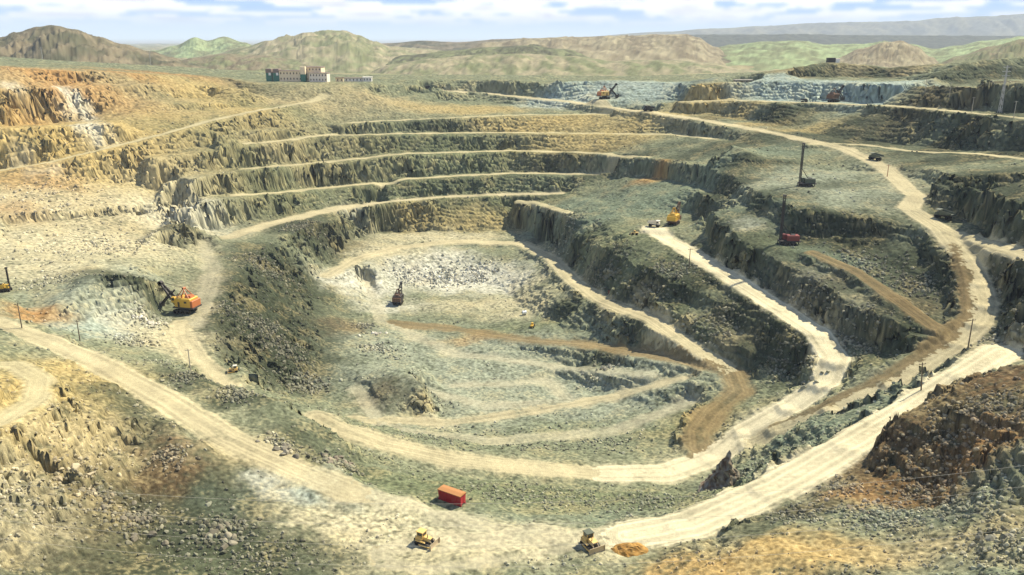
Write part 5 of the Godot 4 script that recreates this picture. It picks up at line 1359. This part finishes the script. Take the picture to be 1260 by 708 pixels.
	for i in 7:
		for s in [-1, 1]:
			st = tool()
			beam(st, Vector3(-2.7 + i * 0.9, 0.4, s * 0.99), Vector3(-2.8 + i * 0.933, 2.65, s * 1.18), 0.1, 0.1)
			part(shell, "rib", st, crimson)
	st = tool()
	hexa(st, [Vector3(-3.25, 2.7, -1.25), Vector3(3.25, 2.7, -1.25), Vector3(3.25, 2.7, 1.25), Vector3(-3.25, 2.7, 1.25), Vector3(-3.2, 2.82, -1.2), Vector3(3.2, 2.82, -1.2), Vector3(3.2, 2.82, 1.2), Vector3(-3.2, 2.82, 1.2)])
	hexa(st, [Vector3(-3.15, 2.82, -1.1), Vector3(3.15, 2.82, -1.1), Vector3(3.15, 2.82, 1.1), Vector3(-3.15, 2.82, 1.1), Vector3(-3.1, 3.0, -0.12), Vector3(3.1, 3.0, -0.12), Vector3(3.1, 3.0, 0.12), Vector3(-3.1, 3.0, 0.12)])
	part(o, "lid", st, paint("rust_orange", Vector3(0.38, 0.16, 0.04), 0.7, 0.0, 0.3))
	for s in [-1, 1]:
		st = tool()
		box(st, Vector3(0, 0.2, s * 0.8), Vector3(6.5, 0.35, 0.3))
		part(o, "skid", st, crimson)
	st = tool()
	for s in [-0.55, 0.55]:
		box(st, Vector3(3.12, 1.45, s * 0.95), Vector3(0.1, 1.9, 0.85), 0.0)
	part(o, "end_door", st, paint("container_red_bright", Vector3(0.46, 0.02, 0.035), 0.4, 0.0, 0.08))  # brighter copy of the red, sunlight on this end painted into the colour


# ------------------------------------------------------------------ poles and cables
func pole(x: float, z: float, h: float, label: String, m: Material, arms := 1) -> Node3D:
	var o := thing("utility_pole", label, "pole", x, z, rng.randf_range(-25, 25), 1.0, "poles along the haul roads")
	var st := tool()
	tube(st, Vector3(0, -0.5, 0), Vector3(0, h, 0), 0.19, 0.12, 8)
	part(o, "post", st, m)
	for k in arms:
		st = tool()
		beam(st, Vector3(-0.9, h - 0.4 - k * 0.9, 0), Vector3(0.9, h - 0.4 - k * 0.9, 0), 0.12, 0.14)
		var a := part(o, "crossarm", st, m)
		for x2 in [-0.8, 0.0, 0.8]:
			st = tool()
			tube(st, Vector3(x2, h - 0.34 - k * 0.9, 0), Vector3(x2, h - 0.1 - k * 0.9, 0), 0.07, 0.05, 6)
			part(a, "insulator", st, paint("insulator", Vector3(0.35, 0.3, 0.25), 0.3, 0.0, 0.1))
	return o


func pylon(x: float, z: float, h: float, label: String) -> void:
	var o := thing("pylon", label, "pylon", x, z, 20, 1.0, "pylons on the skyline")
	var st := tool()
	var w := h * 0.028
	for sx in [-1, 1]:
		for sz in [-1, 1]:
			beam(st, Vector3(sx * w, -1, sz * w), Vector3(sx * w * 0.15, h, sz * w * 0.15), h * 0.008, h * 0.008)
	for i in 7:
		var f0 := 1.0 - 0.85 * i / 7.0
		var f1 := 1.0 - 0.85 * (i + 1) / 7.0
		for s in [-1, 1]:
			beam(st, Vector3(-w * f0, h * i / 7.0, s * w * f0), Vector3(w * f1, h * (i + 1) / 7.0, s * w * f1), h * 0.004, h * 0.004)
			beam(st, Vector3(s * w * f0, h * i / 7.0, w * f0), Vector3(s * w * f1, h * (i + 1) / 7.0, -w * f1), h * 0.004, h * 0.004)
	part(o, "lattice", st, paint("galvanised", Vector3(0.5, 0.48, 0.42), 0.5, 0.3, 0.1))
	for k in 3:
		st = tool()
		beam(st, Vector3(-h * 0.12, h * (0.96 - k * 0.09), 0), Vector3(h * 0.12, h * (0.96 - k * 0.09), 0), h * 0.01, h * 0.01)
		part(o, "crossarm", st, paint("galvanised", Vector3(0.5, 0.48, 0.42), 0.5, 0.3, 0.1))


func poles_and_cables() -> void:
	var wood := paint("pole_wood", Vector3(0.10, 0.075, 0.05), 0.85, 0.0, 0.2)
	var conc := paint("pole_concrete", Vector3(0.42, 0.38, 0.28), 0.85, 0.0, 0.2)
	pole(125.6, -209.2, 8.4, "dark pole on the verge where the two haul roads meet", wood)
	pole(103.6, -189.2, 7.6, "leaning dark pole on the strip between the haul roads", wood).rotation_degrees.z = 6.0
	pole(71.0, -313.9, 8.4, "thin dark pole beside the pale ramp", wood)
	pole(-94.3, -220.9, 7.8, "pale pole behind the rubble berm", conc)
	pole(-151.0, -235.8, 8.2, "thin dark pole beside the orange patch of ground", wood)
	pole(-137.0, -241.5, 7.0, "thin pole on the slope below the grey muck pile", wood)
	pole(171.5, -369.9, 5.5, "short reddish pole on the outer verge of the haul road", paint("pole_red", Vector3(0.30, 0.12, 0.06), 0.8, 0.0, 0.2))
	for p in [[241.6, -487.8], [242.1, -461.0], [240.6, -433.4], [242.6, -399.6]]:
		pole(p[0], p[1], 8.0, "pale pole standing before the dark cliff below the rim", conc)
	pylon(255.6, -433.9, 24.0, "tall pale lattice pylon before the dark cliff below the rim")
	pylon(-125.6, -1499.8, 18.0, "far pale pylon on the slope past the rim")
	pylon(-439.4, -789.6, 13.0, "thin pylon on the terrace below the dark hill")
	pylon(-332.2, -774.2, 13.0, "thin pylon at the end of the dark hill")
	# cables that cross the near end of the pit between two tall masts
	var masts := []
	for m in [[-72.0, -88.0, 100.0], [84.0, -82.0, 109.0]]:
		var o := thing("cable_mast", "tall timber mast carrying cables over the near end of the pit", "mast", m[0], m[1], 90, 1.0, "cable masts")
		var g := o.position.y
		var st := tool()
		tube(st, Vector3(0, -1, 0), Vector3(0, m[2] - g, 0), 0.28, 0.18, 10)
		part(o, "post", st, wood)
		for k in 4:
			st = tool()
			beam(st, Vector3(-1.6, m[2] - g - 0.6 - k * 2.6, 0), Vector3(1.6, m[2] - g - 0.6 - k * 2.6, 0), 0.16, 0.2)
			part(o, "crossarm", st, wood)
		masts.append(Vector3(m[0], m[2], m[1]))
	var cord := paint("pale_cable", Vector3(0.45, 0.41, 0.30), 0.6, 0.0, 0.1)
	var names := ["highest", "second", "third", "lowest"]
	for k in 4:
		var a: Vector3 = masts[0] + Vector3(0, -0.5 - k * 2.6, 0)
		var b: Vector3 = masts[1] + Vector3(0, -0.5 - k * 2.6, 0)
		var st := tool()
		var n := 40
		var last := a
		for i in n:
			var t := float(i + 1) / n
			var p := a.lerp(b, t) + Vector3(0, -4.0 * (6.5 + k * 0.35) * t * (1.0 - t), 0)
			tube(st, last, p, 0.014, 0.014, 5)
			last = p
		var o := MeshInstance3D.new()
		o.name = numbered("power_cable")
		o.mesh = st.commit()
		o.material_override = cord
		add_child(o)
		describe(o, "thin pale cable sagging over the near ground, the %s of four" % names[k], "cable", "cables over the near end of the pit")


# ------------------------------------------------------------------ buildings
func wing(o: Node3D, called: String, c: Vector3, s: Vector3, m: Material, roofm: Material, rows: int, cols: int) -> void:
	var st := tool()
	box(st, c + Vector3(0, s.y * 0.5, 0), s, 0.0)
	var w := part(o, called, st, m)
	st = tool()
	box(st, c + Vector3(0, s.y + 0.2, 0), Vector3(s.x + 0.8, 0.4, s.z + 0.8), 0.1)
	part(o, "roof", st, roofm)
	for r in rows:
		for k in cols:
			st = tool()
			var p := c + Vector3(-s.x * 0.5 + s.x * (k + 0.5) / cols, s.y * (r + 0.55) / rows, s.z * 0.5)
			box(st, p + Vector3(0, 0, 0.03), Vector3(0.75, 1.3, 0.05), 0.0)
			var win := part(w, "window", st, paint("far_glass", Vector3(0.06, 0.045, 0.035), 0.25, 0.0, 0.1))
			win.name = "window" if r + k == 0 else "window_%03d" % (r * cols + k)
			st = tool()
			box(st, p + Vector3(0, -0.85, 0.08), Vector3(1.2, 0.14, 0.2), 0.0)
			box(st, p + Vector3(0, 0.85, 0.06), Vector3(1.2, 0.14, 0.14), 0.0)
			box(st, p + Vector3(-0.55, 0, 0.06), Vector3(0.12, 1.7, 0.14), 0.0)
			box(st, p + Vector3(0.55, 0, 0.06), Vector3(0.12, 1.7, 0.14), 0.0)
			part(w, "window_frame", st, m)


func buildings() -> void:
	var cream := paint("cream_render", Vector3(0.82, 0.66, 0.42), 0.85, 0.0, 0.1)
	var buff := paint("buff_render", Vector3(0.82, 0.71, 0.54), 0.85, 0.0, 0.1)
	var green := paint("green_panel", Vector3(0.03, 0.15, 0.10), 0.5, 0.0, 0.15)
	var slate := paint("slate_roof", Vector3(0.20, 0.15, 0.12), 0.8, 0.0, 0.2)
	var white := paint("limewash", Vector3(0.78, 0.74, 0.64), 0.85, 0.0, 0.1)
	var dark := paint("dark_steel", Vector3(0.035, 0.03, 0.026), 0.65, 0.2, 0.15)
	var grey := paint("grey_concrete", Vector3(0.36, 0.32, 0.25), 0.9, 0.0, 0.2)

	var o := thing("mine_building", "cream two storey mine building with green glazed stair towers on the far rim", "building", -164.0, -652.8, -6)
	for x in [-24.5, -18.5]:
		var st := tool()
		box(st, Vector3(x, 3.2, 2.0), Vector3(4.4, 6.4, 5.0), 0.0)
		var t := part(o, "stair_tower", st, green)
		st = tool()
		box(st, Vector3(x, 8.0, 2.0), Vector3(4.6, 3.2, 5.2), 0.3)
		part(t, "tower_top", st, slate)
		st = tool()
		box(st, Vector3(x + 0.9, 5.6, 4.56), Vector3(1.8, 2.0, 0.1), 0.0)
		part(t, "white_panel", st, white)
	wing(o, "wall", Vector3(-7.0, 0, 0), Vector3(18.0, 8.0, 9.0), cream, slate, 2, 7)
	var st := tool()
	box(st, Vector3(3.6, 2.8, 5.2), Vector3(4.0, 5.6, 3.0), 0.0)
	var tw := part(o, "stair_tower", st, green)
	st = tool()
	box(st, Vector3(3.6, 8.4, 5.2), Vector3(4.0, 5.6, 3.0), 0.2)
	part(tw, "tower_top", st, cream)
	wing(o, "wall", Vector3(10.5, 0, -2.0), Vector3(13.0, 10.8, 9.0), cream, slate, 3, 5)
	wing(o, "wall", Vector3(17.0, 0, 7.0), Vector3(14.0, 6.6, 7.0), buff, slate, 2, 6)

	o = thing("low_shed", "low white sheds beside the cream mine building", "shed", -123.9, -672.2, 4)
	wing(o, "wall", Vector3(-3, 0, 0), Vector3(14, 2.6, 5), white, slate, 1, 5)
	wing(o, "wall", Vector3(8, 0, 1.5), Vector3(7, 3.2, 5), white, white, 1, 3)
	o = thing("low_shed", "small rust roofed shed between the mine building and white sheds", "shed", -136.0, -661.2, 8)
	wing(o, "wall", Vector3(0, 0, 0), Vector3(6, 3, 5), cream, paint("rusty_steel", Vector3(0.12, 0.06, 0.03), 0.8, 0.1, 0.3), 1, 2)

	o = thing("hut", "dark site hut with a white end on the brown spoil hill", "hut", 241.0, -634.5, 0)
	st = tool()
	box(st, Vector3(-1.0, 1.7, 0), Vector3(5.6, 3.4, 4.0), 0.1)
	part(o, "wall", st, dark)
	st = tool()
	box(st, Vector3(3.6, 1.4, 0), Vector3(3.0, 2.8, 3.4), 0.1)
	part(o, "white_end", st, white)
	st = tool()
	box(st, Vector3(-1.0, 3.5, 0), Vector3(6.2, 0.2, 4.6), 0.0)
	part(o, "roof", st, grey)

	o = thing("concrete_shed", "low concrete shed with dark open bays on the tan bank", "shed", 167.7, -607.7, 0)
	st = tool()
	box(st, Vector3(0, 3.3, 0), Vector3(13, 0.8, 6), 0.1)
	part(o, "roof", st, grey)
	for i in 5:
		st = tool()
		box(st, Vector3(-6.2 + i * 3.1, 1.4, 2.4), Vector3(0.6, 3.0, 0.6), 0.0)
		part(o, "pillar", st, grey)
	st = tool()
	box(st, Vector3(0, 1.4, -2.7), Vector3(12.6, 3.0, 0.4), 0.0)
	part(o, "rear_wall", st, grey)

	o = thing("tool_box", "small rusty red box on the rubble above the pit road", "box", 43.1, -337.3, 25)
	st = tool()
	box(st, Vector3(0, 1.0, 0), Vector3(2.2, 1.9, 1.8), 0.1)
	part(o, "body", st, paint("rusty_box", Vector3(0.14, 0.045, 0.025), 0.8, 0.0, 0.2))
	st = tool()
	box(st, Vector3(0, 2.0, 0), Vector3(2.4, 0.12, 2.0), 0.0)
	part(o, "lid", st, dark)


# ------------------------------------------------------------------ heaps and rocks
func rock_mesh(seed_n: int, detail := 1) -> ArrayMesh:
	# a broken stone: a subdivided icosahedron cut by planes
	var r := RandomNumberGenerator.new()
	r.seed = seed_n
	var t := (1.0 + sqrt(5.0)) / 2.0
	var v := []
	for p in [[-1, t, 0], [1, t, 0], [-1, -t, 0], [1, -t, 0], [0, -1, t], [0, 1, t], [0, -1, -t], [0, 1, -t], [t, 0, -1], [t, 0, 1], [-t, 0, -1], [-t, 0, 1]]:
		v.append(Vector3(p[0], p[1], p[2]).normalized())
	var f := [[0, 11, 5], [0, 5, 1], [0, 1, 7], [0, 7, 10], [0, 10, 11], [1, 5, 9], [5, 11, 4], [11, 10, 2], [10, 7, 6], [7, 1, 8], [3, 9, 4], [3, 4, 2], [3, 2, 6], [3, 6, 8], [3, 8, 9], [4, 9, 5], [2, 4, 11], [6, 2, 10], [8, 6, 7], [9, 8, 1]]
	for k in detail:
		var g := []
		for q in f:
			var m := []
			for e in [[0, 1], [1, 2], [2, 0]]:
				v.append(((v[q[e[0]]] + v[q[e[1]]]) * 0.5).normalized())
				m.append(v.size() - 1)
			g.append_array([[q[0], m[0], m[2]], [q[1], m[1], m[0]], [q[2], m[2], m[1]], [m[0], m[1], m[2]]])
		f = g
	var cuts := []
	for k in 9:
		cuts.append([Vector3(r.randfn(), r.randfn(), r.randfn()).normalized(), r.randf_range(0.5, 0.85)])
	var squash := Vector3(r.randf_range(0.8, 1.2), r.randf_range(0.6, 0.95), r.randf_range(0.7, 1.1))
	for i in v.size():
		var p: Vector3 = v[i]
		for c in cuts:
			var d := p.dot(c[0])
			if d > c[1]:
				p -= c[0] * (d - c[1])
		v[i] = p * squash
	var st := tool()
	for q in f:
		var a: Vector3 = v[q[0]]
		var b: Vector3 = v[q[1]]
		var c: Vector3 = v[q[2]]
		var n := (b - a).cross(c - a)
		if n.length_squared() < 1e-9:
			continue
		n = n.normalized()
		if n.dot(a + b + c) < 0.0:
			n = -n
		for p in [a, c, b]:
			st.set_normal(n)
			st.add_vertex(p)
	return st.commit()


func stone_material() -> StandardMaterial3D:
	if mats.has("stone"):
		return mats["stone"]
	var m := StandardMaterial3D.new()
	m.vertex_color_use_as_albedo = true
	m.roughness = 0.92
	m.metallic_specular = 0.2
	mats["stone"] = m
	return m


func scatter_rubble() -> void:
	# loose stones, in far greater number than anyone could count
	var r := RandomNumberGenerator.new()
	r.seed = 77
	var shapes := []
	for k in 5:
		shapes.append(rock_mesh(900 + k, 0 if k < 3 else 1))
	var tf := [[], [], [], [], []]
	var tc := [[], [], [], [], []]
	var put := func(x: float, z: float, s: float) -> void:
		var y := ground(x, z)
		var c := matter(x, y, z).lerp(Vector3(0.34, 0.31, 0.21), 0.35) * r.randf_range(0.6, 1.45)
		var b := Basis.from_euler(Vector3(r.randf() * TAU, r.randf() * TAU, r.randf() * TAU)).scaled(Vector3.ONE * s)
		var k := r.randi() % 5
		tf[k].append(Transform3D(b, Vector3(x, y + s * 0.2, z)))
		tc[k].append(Color(minf(c.x, 0.8), minf(c.y, 0.8), minf(c.z, 0.8)))
	for i in 90000:
		var a := r.randf_range(-0.70, 0.70)
		var d := 110.0 * pow(5.6, r.randf())
		var x := sin(a) * d
		var z := -cos(a) * d
		if at_grid(road_w, x, z) > 0.25:
			continue
		var st := at_grid(steep, x, z)
		var m := n_mid.get_noise_2d(x * 0.7 + 90.0, z * 0.7)
		if r.randf() > 0.03 + st * 0.75 + clampf((m - 0.12) * 1.8, -0.03, 0.45):
			continue
		put.call(x, z, (0.13 + 0.55 * pow(r.randf(), 3.5)) * (0.55 + d * 0.0016))
	for c in RUBBLE:
		for i in int(c[3]):
			var q: Vector2 = Vector2(r.randfn(), r.randfn()) * (c[2] * 0.5)
			var x: float = c[0] + q.x
			var z: float = c[1] + q.y
			if at_grid(road_w, x, z) < 0.4:
				put.call(x, z, c[4] * (0.25 + 0.75 * pow(r.randf(), 2.0)))
	for k in 5:
		var mm := MultiMesh.new()
		mm.transform_format = MultiMesh.TRANSFORM_3D
		mm.use_colors = true
		mm.mesh = shapes[k]
		mm.instance_count = tf[k].size()
		for i in tf[k].size():
			mm.set_instance_transform(i, tf[k][i])
			mm.set_instance_color(i, tc[k][i])
		var o := MultiMeshInstance3D.new()
		o.name = numbered("loose_rubble")
		o.multimesh = mm
		o.material_override = stone_material()
		o.set_meta("kind", "stuff")
		o.set_meta("label", "loose broken stones strewn over the slopes and benches")
		o.set_meta("category", "rubble")
		add_child(o)


func boulders() -> void:
	var r := RandomNumberGenerator.new()
	r.seed = 5
	var shapes := []
	for k in 6:
		shapes.append(rock_mesh(40 + k, 2))
	for b in BOULDERS:
		var tone: Vector3 = b[6]
		var ms := []
		for k in 3:
			var c: Vector3 = tone * [0.75, 1.0, 1.3][k]
			var m := paint("%s_%d" % [b[4], k], c, 0.92, 0.0, 0.3)
			m.uv1_scale = Vector3.ONE * 0.8
			ms.append(m)
		for i in int(b[3]):
			var q: Vector2 = Vector2(r.randfn(), r.randfn()) * (b[2] * 0.5)
			var x: float = b[0] + q.x
			var z: float = b[1] + q.y
			var s: float = b[5] * r.randf_range(0.55, 1.1)
			var o := MeshInstance3D.new()
			o.name = numbered("boulder")
			o.mesh = shapes[r.randi() % 6]
			o.material_override = ms[r.randi() % 3]
			add_child(o)
			o.position = Vector3(x, ground(x, z) + s * 0.18, z)
			o.rotation = Vector3(r.randf() * 0.6, r.randf() * TAU, r.randf() * 0.6)
			o.scale = Vector3.ONE * s
			describe(o, b[4], "boulder", b[4])


func crag_mesh(rad: float, h: float, lean: Vector3, rough: float, power: float, stretch: Vector3, seed_n: int, cols: Array) -> ArrayMesh:
	# a heap or pinnacle: rings of a cone broken up by noise, its skirt sunk into the ground
	var n := FastNoiseLite.new()
	n.seed = seed_n
	n.frequency = 0.35
	n.fractal_octaves = 4
	var rings := 30
	var segs := 56
	var st := tool()
	var pos := []
	for j in rings + 1:
		var t := float(j) / rings
		for i in segs + 1:
			var a := TAU * (i % segs) / segs
			var rr := rad * t
			var p := Vector3(cos(a) * rr, 0, sin(a) * rr) * stretch
			var y := h * pow(1.0 - t, power) - 0.7 * t * t
			p += lean * (y / maxf(h, 0.01))
			p.y = y
			var q := Vector3(n.get_noise_3d(p.x * 1.5, y * 1.5, p.z * 1.5), n.get_noise_3d(p.x * 1.5 + 40.0, y * 1.5, p.z * 1.5) * 0.7, n.get_noise_3d(p.x * 1.5, y * 1.5 + 40.0, p.z * 1.5))
			pos.append(p + q * rough * (0.35 + 0.65 * sin(minf(t, 0.8) / 0.8 * PI * 0.9)))
	for j in rings + 1:
		for i in segs + 1:
			var p: Vector3 = pos[j * (segs + 1) + i]
			var m := clampf(0.5 + n.get_noise_3d(p.x * 2.0 + 9.0, p.y * 2.0, p.z * 2.0) * 1.6, 0.0, 1.0)
			var c: Vector3 = cols[0].lerp(cols[1], m) * (1.0 + n.get_noise_3d(p.x * 9.0, p.y * 9.0, p.z * 9.0) * 0.7)
			st.set_color(Color(c.x, c.y, c.z))
			st.add_vertex(p)
	for j in rings:
		for i in segs:
			var k := j * (segs + 1) + i
			for e in [k, k + 1, k + segs + 1, k + 1, k + segs + 2, k + segs + 1]:
				st.add_index(e)
	st.generate_normals()
	return st.commit()


func heaps() -> void:
	for h in [
		["rock_pinnacle", "jagged dark rock pinnacle between the two haul roads", "rock", 52.7, -179.5, 6.0, 10.5, Vector3(0.7, 0, 0.2), 1.5, 1.6, Vector3(1.0, 1, 0.9), Vector3(0.10, 0.06, 0.035), Vector3(0.26, 0.24, 0.18)],
		["soil_heap", "long low heap of ochre soil beside the bulldozer with the dark roof", "heap", 23.7, -139.9, 3.2, 1.5, Vector3(0, 0, 0), 0.7, 0.75, Vector3(1.6, 1, 0.95), Vector3(0.25, 0.135, 0.035), Vector3(0.40, 0.235, 0.07)]]:
		var o := MeshInstance3D.new()
		o.name = numbered(h[0])
		o.mesh = crag_mesh(h[5], h[6], h[7], h[8], h[9], h[10], hash(h[0]) % 999, [h[11], h[12]])
		o.material_override = stone_material()
		add_child(o)
		describe(o, h[1], h[2])
		o.position = Vector3(h[3], seat(h[3], h[4]) - 0.1, h[4])
